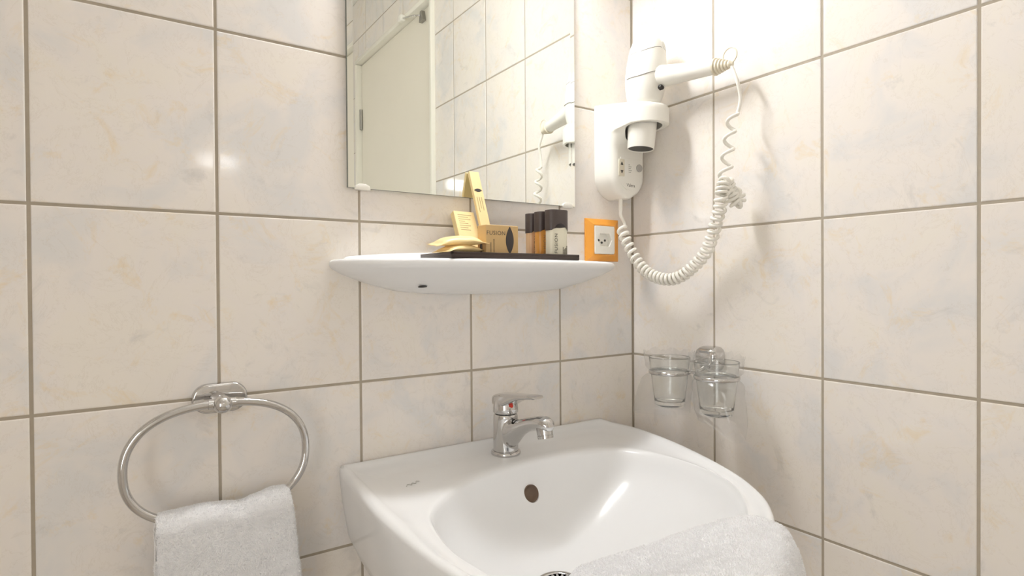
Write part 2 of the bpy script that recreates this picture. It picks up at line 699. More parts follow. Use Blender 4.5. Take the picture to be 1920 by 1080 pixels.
# ------------------------------------------------------------------ lamps and added fill lights (above and behind the view)
lamp = empty('mirror_lamp', (-0.385, 0.0, 1.81), 'long white tube lamp fixed to the tiles above the mirror', 'lamp')
obj('lamp_base', box((-0.545, -0.034, 1.79), (-0.225, 0.0, 1.835), 0.006, 3), M['white_plastic'], lamp)
obj('tube', tube([(-0.53, -0.062, 1.812), (-0.24, -0.062, 1.812)], 0.026, 24), M['tube_glow'], lamp)
for x in (-0.548, -0.238):
    obj('end_cap', box((x, -0.085, 1.788), (x + 0.016, -0.001, 1.837), 0.004, 2), M['white_plastic'], lamp)
cl = empty('ceiling_fill_light', (-0.60, -0.75, CEIL), 'round opal fill light added on the ceiling, out of view', 'lamp')  # unseen ceiling lamp, added only as overhead fill
obj('lamp_base', lathe([(0, CEIL - 0.02), (0.17, CEIL - 0.02), (0.17, CEIL), (0, CEIL)], Matrix.Translation((-0.60, -0.75, 0)), 48), M['white_plastic'], cl, sharp=40)
obj('diffuser', lathe([(0, CEIL - 0.09), (0.07, CEIL - 0.085), (0.12, CEIL - 0.065), (0.155, CEIL - 0.021), (0, CEIL - 0.021)], Matrix.Translation((-0.60, -0.75, 0)), 48), M['ceiling_fill_glow'], cl)
wl = empty('wall_lamp', (-0.56, Y_FRONT, 1.60), 'small opal lamp on the wall opposite the mirror', 'lamp')
obj('lamp_base', box((-0.64, Y_FRONT, 1.595), (-0.48, Y_FRONT + 0.02, 1.665), 0.005, 2), M['white_plastic'], wl)
obj('diffuser', box((-0.63, Y_FRONT + 0.0205, 1.605), (-0.49, Y_FRONT + 0.05, 1.655), 0.010, 3), M['wall_glow'], wl)

FILL_WIN = (-1.72, -1.12, 0.6, 1.5)  # invented window out of view, its glowing pane added as the main fill
wn = structure(obj('fill_window_1', join(box((X_LEFT, FILL_WIN[0] - 0.05, FILL_WIN[2] - 0.05), (X_LEFT + 0.03, FILL_WIN[0], FILL_WIN[3] + 0.05), 0.003), box((X_LEFT, FILL_WIN[1], FILL_WIN[2] - 0.05), (X_LEFT + 0.03, FILL_WIN[1] + 0.05, FILL_WIN[3] + 0.05), 0.003),
                                    box((X_LEFT, FILL_WIN[0], FILL_WIN[2] - 0.05), (X_LEFT + 0.03, FILL_WIN[1], FILL_WIN[2]), 0.003), box((X_LEFT, FILL_WIN[0], FILL_WIN[3]), (X_LEFT + 0.03, FILL_WIN[1], FILL_WIN[3] + 0.05), 0.003)), M['frame'], loc=(X_LEFT, -1.42, 0.55), sharp=35))
obj('fill_pane', box((X_LEFT + 0.002, FILL_WIN[0], FILL_WIN[2]), (X_LEFT + 0.012, FILL_WIN[1], FILL_WIN[3])), M['window_fill_glow'], wn, smooth=False)

# ------------------------------------------------------------------ mirror
mx0, mx1, mz0, mz1, mt = -0.6145, -0.1640, 1.2755, 1.740, 0.006
mir = empty('mirror', (-0.387, 0.0, mz0), 'frameless rectangular wall mirror above the shelf, reflecting the ivory door', 'mirror')
bw, slope = 0.0095, math.tan(math.radians(1.6))
bm = bmesh.new()
prof = [(mx0, 0.0), (mx0, -mt - bw * slope), (mx0 + bw, -mt), (mx1 - bw, -mt), (mx1, -mt - bw * slope), (mx1, 0.0)]
lo = [bm.verts.new((x, y, mz0)) for x, y in prof]
hi = [bm.verts.new((x, y, mz1)) for x, y in prof]
for k in range(len(prof)):
    j = (k + 1) % len(prof)
    f = bm.faces.new((lo[k], lo[j], hi[j], hi[k]))
    f.material_index = 0 if k in (1, 2, 3) else 1
f = bm.faces.new(list(reversed(lo)))
f.material_index = 1
f = bm.faces.new(hi)
f.material_index = 1
obj('mirror_glass', bm, [M['mirror'], M['mirror_edge']], mir, smooth=False)
for x in (-0.5925, -0.1841):
    bm = plate([(-0.013, -0.0045), (0.013, -0.0045), (0.011, 0.002), (0.005, 0.0050), (-0.005, 0.0050), (-0.011, 0.002)], -mt, 0.0035, on_back(x, -mt, mz0 + 0.0015), 0.0012)
    obj('mirror_clip', bm, M['white_plastic'], mir, label='white plastic clip at the bottom edge')

# ------------------------------------------------------------------ shelf
SHELF_X = (-0.6430, -0.0970)


def shelf():
    xa, xb = SHELF_X
    xc, hw, dep = (xa + xb) / 2, (xb - xa) / 2, 0.142
    n = 96
    zt = 1.1648

    def outline(sx, sd):
        pts = []
        for k in range(n + 1):
            a = PI * k / n
            ca, sa = math.cos(a), math.sin(a)
            pts.append((xc - hw * sx * math.copysign(abs(ca) ** 0.92, ca), -dep * sd * abs(sa) ** 0.82))
        return pts
    spec = [(0.05, 0.05, 1.1080, 0), (0.40, 0.16, 1.1100, 0), (0.62, 0.34, 1.1160, 0), (0.80, 0.58, 1.1285, 0), (0.93, 0.82, 1.1420, 0), (0.985, 0.955, 1.1505, 0),
            (0.998, 0.995, 1.1550, 0), (1.0, 1.0, 1.1580, 0), (0.998, 0.996, 1.1610, 0), (0.990, 0.982, 1.1636, 0), (0.975, 0.955, zt, 0), (0.95, 0.55, zt, 0), (0.93, 0.165, zt, 0),
            (0.92, 0.120, zt + 0.001, 0.10), (0.91, 0.080, zt + 0.0015, 0.60), (0.90, 0.045, zt + 0.0015, 0.95), (0.88, 0.0, zt + 0.0015, 1.0)]
    bm = bmesh.new()
    vr = []
    for sx, sd, z, lip in spec:
        vr.append([bm.verts.new((x, y, z + lip * 0.0145 * max(0.0, 1 - ((x - xc) / hw) ** 2) ** 0.8)) for x, y in outline(sx, sd)])
    for a, b in zip(vr, vr[1:]):
        for i in range(n):
            bm.faces.new((a[i], a[i + 1], b[i + 1], b[i]))
    bm.faces.new(list(reversed(vr[0])))
    bmesh.ops.remove_doubles(bm, verts=bm.verts, dist=1e-5)
    bmesh.ops.holes_fill(bm, edges=[e for e in bm.edges if e.is_boundary], sides=0)
    return bm


sh = obj('wall_shelf', shelf(), M['ceramic'], loc=(-0.348, 0.0, 1.11), sharp=60)
tag(sh, 'white ceramic wall shelf under the mirror carrying the dark tray', 'shelf')
ORIGIN[sh.name] = Vector((-0.348, 0.0, 1.11))
obj('screw_hole', lathe([(0, -0.0004), (0.004, -0.0004), (0.004, 0.0006), (0, 0.0006)], Matrix.Translation((-0.515, -0.055, 1.1225)) @ Matrix.Rotation(math.radians(-18), 4, 'X') @ Matrix.Scale(1.9, 4, (1, 0, 0)), 16), M['dark_plastic'], sh)

# ------------------------------------------------------------------ tray and toiletries
TZ = 1.1652
tr = obj('amenity_tray', join(box((-0.502, -0.127, TZ), (-0.257, -0.020, TZ + 0.0065), 0.0012),
                              box((-0.502, -0.127, TZ + 0.005), (-0.257, -0.123, TZ + 0.0095), 0.001),
                              box((-0.502, -0.024, TZ + 0.005), (-0.257, -0.020, TZ + 0.0095), 0.001),
                              box((-0.502, -0.127, TZ + 0.005), (-0.498, -0.020, TZ + 0.0095), 0.001),
                              box((-0.261, -0.127, TZ + 0.005), (-0.257, -0.020, TZ + 0.0095), 0.001)),
         M['tray'], loc=(-0.38, -0.075, TZ), sharp=35)
tag(tr, 'shallow dark brown tray of toiletries on the white shelf', 'tray')
BZ = TZ + 0.0067      # where things stand on the tray


def bottle(x, y, body_mat, label, text=True, w=0.0395, h=0.0785):
    t = empty('toiletry_bottle', (x, y, BZ), label, 'bottle', 'small bottles on the tray')
    d = 0.020
    n = 40

    def ring(sx, sd, z):
        out = []
        for k in range(n):
            a = 2 * PI * k / n
            out.append(Vector((x + w / 2 * sx * math.copysign(abs(math.cos(a)) ** 0.55, math.cos(a)), y + d / 2 * sd * math.copysign(abs(math.sin(a)) ** 0.7, math.sin(a)), BZ + z)))
        return out
    zb = h - 0.012
    body = loft([ring(0.90, 0.85, 0.0), ring(0.97, 0.96, 0.0012), ring(1, 1, 0.004), ring(1, 1, zb - 0.010), ring(0.985, 0.95, zb - 0.002), ring(0.90, 0.80, zb + 0.003)])
    obj('bottle_body', body, body_mat, t, sharp=50)
    # cap: arched lower edge, higher in the middle of the broad face
    rings = []
    for f in (0.0, 0.04, 0.5, 0.93, 0.985, 1.0):
        r = []
        g = 1.045 if 0.0 < f < 0.99 else (1.035 if f == 0.0 else 0.99)
        for p in ring(g, 1.16, 0.0):
            u = abs(p.x - x) / (w / 2)
            zlow = h - 0.0225 - 0.0125 * smoothstep(0.10, 1.0, u)
            r.append(Vector((p.x, p.y, BZ + zlow + (h - zlow) * f)))
        rings.append(r)
    obj('cap', loft(rings), M['cap'], t, sharp=50)
    if text:
        yy = y - d / 2 - 0.0006
        bm = text_bm('FUSION', 0.0088, on_back(x - 0.0085, yy, BZ + 0.0215), spacing=1.15, rot=PI / 2)
        obj('brand_print', bm, M['ink'] if text == 'dark' else M['light_ink'], t, smooth=False)
        bm = bmesh.new()
        for i, ln in enumerate((0.014, 0.010, 0.012, 0.016)):
            for k in range(int(ln / 0.0018)):
                add_box(bm, (x + 0.006 + i * 0.0026, yy - 0.0002, BZ + 0.004 + k * 0.0018), (x + 0.0072 + i * 0.0026, yy + 0.0012, BZ + 0.0050 + k * 0.0018))
        obj('small_print', bm, M['ink'] if text == 'dark' else M['light_ink'], t, smooth=False)
    return t


bottle(-0.2885, -0.104, M['bottle_white'], 'pale white lotion bottle, foremost of three with dark caps', 'dark')
bottle(-0.2875, -0.0720, M['bottle_orange'], 'amber orange gel bottle with dark cap, between the other two', 'light')
bottle(-0.2850, -0.0415, M['bottle_peach'], 'peach coloured bottle with dark cap, rearmost of three', 'light')

# soap carton
t = empty('soap_carton', (-0.398, -0.092, BZ), 'tan soap carton printed FUSION with a dark leaf emblem', 'box')
cx0, cx1, cy0, cy1, ch = -0.4300, -0.3690, -0.106, -0.080, 0.0475
obj('carton', box((cx0, cy0, BZ), (cx1, cy1, BZ + ch), 0.0006, 1), M['kraft'], t, smooth=False)
obj('brand_print', text_bm('FUSION', 0.0092, on_back(cx0 + 0.0185, cy0 - 0.0002, BZ + 0.0345), spacing=1.15), M['ink'], t, smooth=False)
bm = bmesh.new()
for i, ln in enumerate((0.018, 0.024)):
    for k in range(int(ln / 0.0019)):
        add_box(bm, (cx0 + 0.008 + i * 0.0058, cy0 - 0.0003, BZ + 0.003 + k * 0.0019), (cx0 + 0.0095 + i * 0.0058, cy0 + 0.0005, BZ + 0.0042 + k * 0.0019))
obj('small_print', bm, M['ink'], t, smooth=False)
obj('leaf_emblem', plate(lens(0.0150, 0.0445), -0.001, 0.0004, on_back(cx1 - 0.0165, cy0, BZ + ch / 2)), M['leaf'], t, smooth=False)
obj('leaf_emblem', plate(lens(0.008, 0.020), -0.001, 0.0004, frame_matrix((cx0, (cy0 + cy1) / 2 + 0.002, BZ + 0.011), (0, -1, 0), (0, 0, 1))), M['leaf'], t, smooth=False)


def leaning_box(name, foot, top, w, th, material, label, cat, xdir=(1, 0, 0), extra=None):
    """Flat carton whose front face runs from foot to top; foot/top are the centre line of the front face."""
    f, tp = Vector(foot), Vector(top)
    up = (tp - f)
    h = up.length
    xd = Vector(xdir)
    mt_ = frame_matrix(f, xd - up.normalized() * xd.dot(up.normalized()), up)   # local z faces the viewer
    th_ = empty(name, foot, label, cat)
    obj('carton', box((-w / 2, 0, -th), (w / 2, h, 0), 0.0005, 1, mt_), material, th_, smooth=False)
    return th_, mt_, h


th_, mm, hh = leaning_box('slim_carton', (-0.3935, -0.066, BZ + 0.0005), (-0.3965, -0.0130, 1.3200), 0.0190, 0.0065, M['cream_card'],
                          'tall slim cream carton leaning against the mirror behind the soap carton', 'box')
obj('leaf_emblem', plate(lens(0.0062, 0.0155), -0.001, 0.0004, mm @ Matrix.Translation((0, hh - 0.036, 0)) @ Matrix.Rotation(PI / 2, 4, 'Z')), M['leaf'], th_, smooth=False)
bm = bmesh.new()
for i in range(3):
    for k in range(int((0.03, 0.022, 0.026)[i] / 0.0018)):
        add_box(bm, (-0.0055 + i * 0.0042, hh - 0.050 - k * 0.0018, -0.0004), (-0.0042 + i * 0.0042, hh - 0.0490 - k * 0.0018, 0.0002), mat4=mm)
obj('small_print', bm, M['light_ink'], th_, smooth=False)

th_, mm, hh = leaning_box('flat_carton', (-0.4240, -0.0600, BZ + 0.0005), (-0.4215, -0.0200, 1.2490), 0.0390, 0.0120, M['cream_card'],
                          'flat cream carton leaning back against the tiles behind the wrapped soaps', 'box')
bm = bmesh.new()
for i in range(8):
    n_ = (14, 10, 12, 6, 9, 11, 8, 10)[i]
    for k in range(n_):
        add_box(bm, (-0.013 + k * 0.0019, hh - 0.008 - i * 0.0042, -0.0004), (-0.0118 + k * 0.0019, hh - 0.0068 - i * 0.0042, 0.0002), mat4=mm)
obj('small_print', bm, M['light_ink'], th_, smooth=False)


def pillow(name, c, L, W, H, mat4, label, seed):
    """Sealed pillow pack with crimped, serrated ends."""
    nu, nv = 44, 20
    bm = bmesh.new()
    top, bot = [], []
    for i in range(nu + 1):
        ra, rb = [], []
        u = -1 + 2 * i / nu
        for j in range(nv + 1):
            v = -1 + 2 * j / nv
            e = max(0, 1 - (abs(u) / 0.80) ** 3.0) if abs(u) < 0.80 else 0
            e2 = max(0, 1 - abs(v) ** 3.2)
            wv = 1 - 0.10 * (1 - min(1, (1 - abs(u)) / 0.4))
            hgt = H / 2 * (e ** 0.6) * (e2 ** 0.6)
            cr = noise.noise(Vector((u * 2.2 + seed, v * 2.2, seed * 3.1))) * H * 0.16 * (1 - e * 0.5)
            x, y = u * L / 2 * (1 + (0.025 * (-1) ** j if i in (0, nu) else 0)), v * W / 2 * wv
            zz = cr * min(1.0, 1.4 - abs(u)) - (0.012 * abs(u) ** 3 if abs(u) > .2 else 0) * 0.4
            ra.append(bm.verts.new((x, y, zz + hgt + 0.0003)))
            rb.append(bm.verts.new((x, y, zz - hgt - 0.0003)))
        top.append(ra)
        bot.append(rb)
    for i in range(nu):
        for j in range(nv):
            bm.faces.new((top[i][j], top[i + 1][j], top[i + 1][j + 1], top[i][j + 1]))
            bm.faces.new((bot[i][j], bot[i][j + 1], bot[i + 1][j + 1], bot[i + 1][j]))
    for i in range(nu):
        bm.faces.new((top[i][0], bot[i][0], bot[i + 1][0], top[i + 1][0]))
        bm.faces.new((top[i][nv], top[i + 1][nv], bot[i + 1][nv], bot[i][nv]))
    for j in range(nv):
        bm.faces.new((top[0][j], top[0][j + 1], bot[0][j + 1], bot[0][j]))
        bm.faces.new((top[nu][j], bot[nu][j], bot[nu][j + 1], top[nu][j + 1]))
    bm.transform(Matrix.Translation(c) @ mat4)
    o = obj(name, bm, M['sachet'], loc=c)
    tag(o, label, 'soap', 'wrapped soaps on the tray')
    return o


pillow('wrapped_soap', (-0.4685, -0.090, BZ + 0.0088), 0.078, 0.042, 0.012, Matrix.Rotation(math.radians(14), 4, 'Z') @ Matrix.Rotation(math.radians(-2), 4, 'Y'),
       'flat cream wrapped soap lying on the tray under another', 1.3)
pillow('wrapped_soap', (-0.4690, -0.088, BZ + 0.0215), 0.086, 0.044, 0.0135, Matrix.Rotation(math.radians(-6), 4, 'Z') @ Matrix.Rotation(math.radians(-4), 4, 'Y') @ Matrix.Rotation(math.radians(8), 4, 'X'),
       'puffy cream wrapped soap lying on top of another', 4.7)

# ------------------------------------------------------------------ wall socket
sx0, sx1, sz0, sz1 = -0.1345, -0.0460, 1.1700, 1.2555
so = empty('wall_socket', ((sx0 + sx1) / 2, 0, sz0), 'white wall socket in an orange frame beside the shelf end', 'socket')
scx, scz = (sx0 + sx1) / 2, (sz0 + sz1) / 2
W_, H_ = sx1 - sx0, sz1 - sz0
iw, ih = 0.0545, 0.0565


def rect(w, h):
    return [(-w / 2, -h / 2), (w / 2, -h / 2), (w / 2, h / 2), (-w / 2, h / 2)]


B = on_back(scx, 0, scz)
rings = []
for (w, h, z) in ((W_, H_, 0.0), (W_, H_, 0.0035), (W_ - 0.0015, H_ - 0.0015, 0.0045), (iw + 0.006, ih + 0.006, 0.0108), (iw + 0.001, ih + 0.001, 0.0108), (iw + 0.001, ih + 0.001, 0.002)):
    rings.append([B @ Vector((p[0], p[1], z)) for p in rect(w, h)])
obj('socket_frame', loft(rings), M['orange'], so, smooth=False, label='orange socket frame')
# insert with a hexagonal recess
hexo = [(0.0195, 0.0), (0.0125, 0.0135), (-0.0125, 0.0135), (-0.0195, 0.0), (-0.0125, -0.0135), (0.0125, -0.0135)]


def densify(poly, per):
    out = []
    for a, b in zip(poly, poly[1:] + poly[:1]):
        for k in range(per):
            t_ = k / per
            out.append((a[0] + (b[0] - a[0]) * t_, a[1] + (b[1] - a[1]) * t_))
    return out


hx = densify(hexo, 8)


def ray_rect(p, w, h, r=0.004):
    a = math.atan2(p[1], p[0])
    c, s = math.cos(a), math.sin(a)
    t_ = min((w / 2) / max(abs(c), 1e-6), (h / 2) / max(abs(s), 1e-6))
    return (c * t_, s * t_)


rings = []
for kind, ins, z in (('r', 0, 0.002), ('r', 0, 0.0112), ('r', 0.0008, 0.0120), ('h', 1.0, 0.0120), ('h', 0.97, 0.0113), ('h', 0.93, 0.0022)):
    if kind == 'r':
        rings.append([B @ Vector((*ray_rect(p, iw - 2 * ins, ih - 2 * ins), z)) for p in hx])
    else:
        rings.append([B @ Vector((p[0] * ins, p[1] * ins, z)) for p in hx])
obj('socket_insert', loft(rings), M['white_plastic'], so, smooth=False)
for px_, pz_ in ((-0.0085, 0.0), (0.0085, 0.0), (0.0, -0.0045)):
    obj('pin_hole', lathe([(0, 0.0), (0.0024, 0.0), (0.0024, 0.0028), (0, 0.0028)], B @ Matrix.Translation((px_, pz_, 0)), 16), M['dark_plastic'], so, smooth=False)

# ------------------------------------------------------------------ washbasin
OUT = [(-0.632, 0.0), (-0.6345, -0.03), (-0.6400, -0.10), (-0.6477, -0.189), (-0.6490, -0.288), (-0.6440, -0.375), (-0.6290, -0.455), (-0.5920, -0.522), (-0.5320, -0.565), (-0.4600, -0.578), (-0.3900, -0.559), (-0.3320, -0.528),
       (-0.2833, -0.4970), (-0.2480, -0.4740), (-0.2064, -0.4330), (-0.1607, -0.3612), (-0.1125, -0.2464), (-0.0900, -0.160), (-0.0803, -0.0957), (-0.0840, -0.040), (-0.0965, 0.0)]
BAS = [(-0.6093, -0.3816), (-0.6130, -0.3308), (-0.6035, -0.2731), (-0.5860, -0.2270), (-0.5400, -0.1800), (-0.4680, -0.1400), (-0.3672, -0.1224), (-0.2800, -0.1270), (-0.2100, -0.1510), (-0.1740, -0.2030), (-0.1640, -0.2830),
       (-0.1860, -0.3640), (-0.2330, -0.4230), (-0.2860, -0.4640), (-0.3300, -0.4900), (-0.3880, -0.5170), (-0.4580, -0.5330), (-0.5260, -0.5210), (-0.5760, -0.4830), (-0.6000, -0.4350)]
PC = Vector((-0.380, -0.285))
NB = 192


def polar(poly, n):
    res = []
    segs = list(zip(poly, poly[1:] + poly[:1]))
    for k in range(n):
        a = 2 * PI * k / n
        d = Vector((math.cos(a), math.sin(a)))
        best = None
        for p, q in segs:
            p_, q_ = Vector(p) - PC, Vector(q) - PC
            e = q_ - p_
            den = d.x * e.y - d.y * e.x
            if abs(den) < 1e-12:
                continue
            t_ = (p_.x * e.y - p_.y * e.x) / den
            s_ = (p_.x * d.y - p_.y * d.x) / den
            if t_ > 0 and -1e-6 <= s_ <= 1 + 1e-6:
                best = t_ if best is None else max(best, t_)
        res.append(PC + d * (best or 0.1))
    return res


out_s = [(p.x, p.y) for p in catmull([(x, y, 0) for x, y in OUT], 10)]
out_s = [(x, min(0.0, y)) for x, y in out_s]
OP = polar(out_s, NB)
BP = polar([(p.x, p.y) for p in catmull([(x, y, 0) for x, y in BAS], 10, True)], NB)
# soften the polar radii a little (keeps the back corners rounded, not knife sharp)
DR = Vector((-0.417, -0.268))      # drain
DZ = 0.7195


def basin():
    rings = []
    back = [max(0.0, 1 + p.y / 0.03) if p.y > -0.03 else 0.0 for p in OP]

    def scaled(sx, sy, z):
        return [Vector((-0.366 + (p.x + 0.366) * sx, p.y * sy, z)) for p in OP]

    def inset(d, z, zb=0.0):
        r = []
        for p, b, bp in zip(OP, back, BP):
            v = (PC - p)
            dd = d
            d = min(dd, dd / 0.027 * 0.5 * (bp - p).length)
            q = p + v.normalized() * d
            if b > 0.99:
                q = Vector((p.x + v.normalized().x * d, p.y - d * 0.8))
            r.append(Vector((q.x, q.y, z + zb * b)))
            d = dd
        return r

    def mixr(a, b, f, z):
        return [Vector((p.x + (q.x - p.x) * f, p.y + (q.y - p.y) * f, z)) for p, q in zip(a, b)]
    rings += [scaled(0.30, 0.30, 0.632), scaled(0.52, 0.48, 0.640), scaled(0.72, 0.66, 0.660), scaled(0.87, 0.81, 0.695), scaled(0.955, 0.92, 0.745), scaled(0.986, 0.97, 0.795), scaled(0.998, 0.996, 0.826), scaled(1, 1, 0.838)]
    rings += [inset(0.0006, 0.8425, 0.004), inset(0.003, 0.8462, 0.005), inset(0.008, 0.8480, 0.0045), inset(0.015, 0.8478, 0.004), inset(0.021, 0.8458, 0.003), inset(0.027, 0.8432, 0.0)]
    base = rings[-1]
    rim = [Vector((p.x, p.y)) for p in base]
    rings += [mixr(base, BP, 0.30, 0.8408), mixr(base, BP, 0.62, 0.8404), mixr(base, BP, 0.80, 0.8412), mixr(base, BP, 0.90, 0.8416), mixr(base, BP, 0.96, 0.8408)]
    dcirc = [DR + Vector((math.cos(2 * PI * k / NB), math.sin(2 * PI * k / NB))) * 0.031 for k in range(NB)]
    for s, z in ((0.0, 0.8385), (0.015, 0.8345), (0.032, 0.8270), (0.060, 0.8155), (0.105, 0.8030), (0.165, 0.7915), (0.25, 0.7775), (0.36, 0.7630), (0.48, 0.7490), (0.62, 0.7370), (0.78, 0.7275), (0.92, 0.7220), (1.0, DZ)):
        rings.append(mixr(BP, dcirc, s, z))
    rings.append([Vector((p.x, p.y, DZ - 0.012)) for p in mixr(dcirc, [DR] * NB, 0.04, 0)])
    return loft(rings)


sk = obj('washbasin', basin(), M['ceramic'], loc=(-0.366, 0.0, 0.632))
tag(sk, 'white ceramic washbasin on the tiled wall below the shelf', 'washbasin')
SKO = Vector((-0.366, 0.0, 0.632))
ovc = Vector((-0.3695, -0.1450, 0.7930))
ovd = Vector((0.0, 0.87, 0.42)).normalized() * -1     # inward normal of the hole, pointing to the viewer side
ovm = axis_matrix(ovc + Vector((0, 0.012, 0.0)), ovc + Vector((0, -0.02, 0.010)))
cut = lathe([(0, -0.006), (0.0138, -0.006), (0.0138, 0.034), (0, 0.034)], ovm, 32)
boolean_cut(sk, [cut])
sk.data.set_sharp_from_angle(angle=math.radians(50))
obj('overflow_hole', lathe([(0, -0.003), (0.0136, -0.003), (0.0136, 0.0065), (0.0126, 0.0065), (0.0122, -0.001), (0, -0.001)], ovm, 32), M['liner'], sk, label='brown hole at the back of the bowl')
# drain: flange plus domed strainer with slots
dr = obj('drain', lathe([(0, -0.008), (0.0305, -0.008), (0.0325, 0.0015), (0.031, 0.0032), (0.027, 0.0030), (0.0245, 0.0005), (0.0245, -0.003), (0, -0.003)], Matrix.Translation((DR.x, DR.y, DZ)), 48), M['chrome'], sk, sharp=50)
bm = bmesh.new()
add_lathe(bm, [(0, 0.0042), (0.006, 0.0045), (0.009, 0.0046), (0.009, 0.003), (0, 0.003)][::-1], Matrix.Translation((DR.x, DR.y, DZ)), 32)
for k in range(18):
    a = 2 * PI * k / 18
    mt_ = Matrix.Translation((DR.x, DR.y, DZ)) @ Matrix.Rotation(a, 4, 'Z')
    add_box(bm, (0.008, -0.0017, 0.0018), (0.0225, 0.0017, 0.0042), 0.0005, 1, mt_)
add_lathe(bm, [(0.0215, 0.001), (0.0240, 0.001), (0.0240, 0.0036), (0.0215, 0.0044), (0.0215, 0.001)], Matrix.Translation((DR.x, DR.y, DZ)), 48)
gr = obj('strainer', bm, M['chrome'], dr, smooth=False)
# pressed maker's mark on the deck: a faint little scribble
bm = tube(catmull([(-0.5720, -0.118, 0.8413), (-0.568, -0.112, 0.8413), (-0.564, -0.117, 0.8413), (-0.560, -0.110, 0.8413), (-0.556, -0.114, 0.8413), (-0.552, -0.106, 0.8413), (-0.548, -0.109, 0.8413)], 5), 0.00045, 6)
obj('maker_mark', bm, M['grey_plastic'], sk)

# ------------------------------------------------------------------ tap
TX, TY, TB = -0.369, -0.0655, 0.8400
tap = empty('mixer_tap', (TX, TY, TB), 'chrome single lever mixer tap on the back of the washbasin', 'tap')
T0 = Matrix.Translation((TX, TY, TB))
obj('base_ring', lathe([(0, 0.0), (0.0245, 0.0), (0.0252, 0.0015), (0.0250, 0.0050), (0.0238, 0.0068), (0.0215, 0.0072), (0, 0.0072)], T0), M['chrome'], tap, sharp=60)


def ell(c, rx, rz, n=28, sq=1.0, tilt=0.0):
    out = []
    for k in range(n):
        a = 2 * PI * k / n
        ca, sa = math.cos(a), math.sin(a)
        px_ = rx * math.copysign(abs(ca) ** sq, ca)
        pz_ = rz * math.copysign(abs(sa) ** sq, sa)
        out.append(Vector((c[0] + px_, c[1] + pz_ * math.sin(tilt), c[2] + pz_ * math.cos(tilt))))
    return out


body = bmesh.new()
add_lathe(body, [(0, 0.0065), (0.0215, 0.0065), (0.0212, 0.010), (0.0208, 0.040), (0.0205, 0.0655), (0.0190, 0.0690), (0, 0.0690)], T0)
sp = loft([ell((TX, TY + 0.004, TB + 0.0370), 0.0150, 0.0285, sq=0.95), ell((TX + 0.0005, TY - 0.012, TB + 0.0378), 0.0165, 0.0270), ell((TX + 0.001, TY - 0.024, TB + 0.0410), 0.0165, 0.0235), ell((TX + 0.0015, TY - 0.037, TB + 0.0490), 0.0162, 0.0165),
           ell((TX + 0.002, TY - 0.047, TB + 0.0545), 0.0154, 0.0138), ell((TX + 0.003, TY - 0.060, TB + 0.0605), 0.0147, 0.0118), ell((TX + 0.004, TY - 0.075, TB + 0.0660), 0.0144, 0.0108), ell((TX + 0.005, TY - 0.091, TB + 0.0700), 0.0145, 0.0108),
           ell((TX + 0.0055, TY - 0.102, TB + 0.0705), 0.0140, 0.0112), ell((TX + 0.006, TY - 0.110, TB + 0.0690), 0.0120, 0.0098), ell((TX + 0.006, TY - 0.1145, TB + 0.0675), 0.0082, 0.0068), ell((TX + 0.006, TY - 0.1160, TB + 0.0668), 0.003, 0.0025)])
tb = obj('tap_body', join(body, sp), M['chrome'], tap)
md = tb.modifiers.new('r', 'REMESH')
md.mode = 'VOXEL'
md.voxel_size = 0.0009
md = tb.modifiers.new('s', 'SMOOTH')
md.factor = 0.5
md.iterations = 14
bpy.context.view_layer.update()
_me = bpy.data.meshes.new_from_object(tb.evaluated_get(bpy.context.evaluated_depsgraph_get()))
tb.modifiers.clear()
_old = tb.data
tb.data = _me
bpy.data.meshes.remove(_old)
_me.name = 'tap_body'
_me.polygons.foreach_set('use_smooth', [True] * len(_me.polygons))
ax = axis_matrix((TX + 0.0055, TY - 0.0985, TB + 0.070), (TX + 0.0055, TY - 0.1045, TB + 0.044))
obj('aerator', lathe([(0, 0.0), (0.0125, 0.0), (0.0125, 0.0165), (0.0118, 0.0168), (0.0118, 0.0178), (0.0124, 0.0182), (0.0122, 0.0225), (0.0095, 0.0228), (0.0090, 0.020), (0, 0.020)], ax, 32), M['chrome'], tap, sharp=40)
lv = bmesh.new()
add_lathe(lv, [(0, 0.0700), (0.0195, 0.0700), (0.0212, 0.0718), (0.0212, 0.0780), (0.0200, 0.0880), (0.0170, 0.0950), (0, 0.0985)], T0)
add_loft(lv, [ell((TX, TY + 0.0195, TB + 0.0890), 0.0150, 0.0095, sq=0.6), ell((TX, TY + 0.008, TB + 0.0900), 0.0185, 0.0120, sq=0.55), ell((TX, TY - 0.010, TB + 0.0925), 0.0185, 0.0115, sq=0.5),
              ell((TX + 0.001, TY - 0.026, TB + 0.0975), 0.0165, 0.0080, sq=0.5), ell((TX + 0.003, TY - 0.044, TB + 0.1025), 0.0140, 0.0048, sq=0.5), ell((TX + 0.005, TY - 0.062, TB + 0.1055), 0.0125, 0.0036, sq=0.5),
              ell((TX + 0.007, TY - 0.079, TB + 0.1070), 0.0118, 0.0033, sq=0.6), ell((TX + 0.0075, TY - 0.0835, TB + 0.1070), 0.0090, 0.0020, sq=0.7)])
lever = obj('lever', lv, M['chrome'], tap, sharp=45)
dm = axis_matrix((TX - 0.001, TY - 0.0150, TB + 0.0850), (TX - 0.004, TY - 0.0250, TB + 0.0835))
obj('temperature_mark', lathe([(0, 0), (0.0040, 0), (0.0040, 0.0056), (0.0032, 0.0062), (0, 0.0062)], dm, 20), M['red'], lever, label='red temperature dot')
obj('pop_up_knob', lathe([(0, 0), (0.0035, 0), (0.0045, 0.003), (0.003, 0.006), (0, 0.0065)], axis_matrix((TX - 0.004, TY + 0.0195, TB + 0.046), (TX - 0.006, TY + 0.030, TB + 0.046)), 16), M['chrome'], tap)

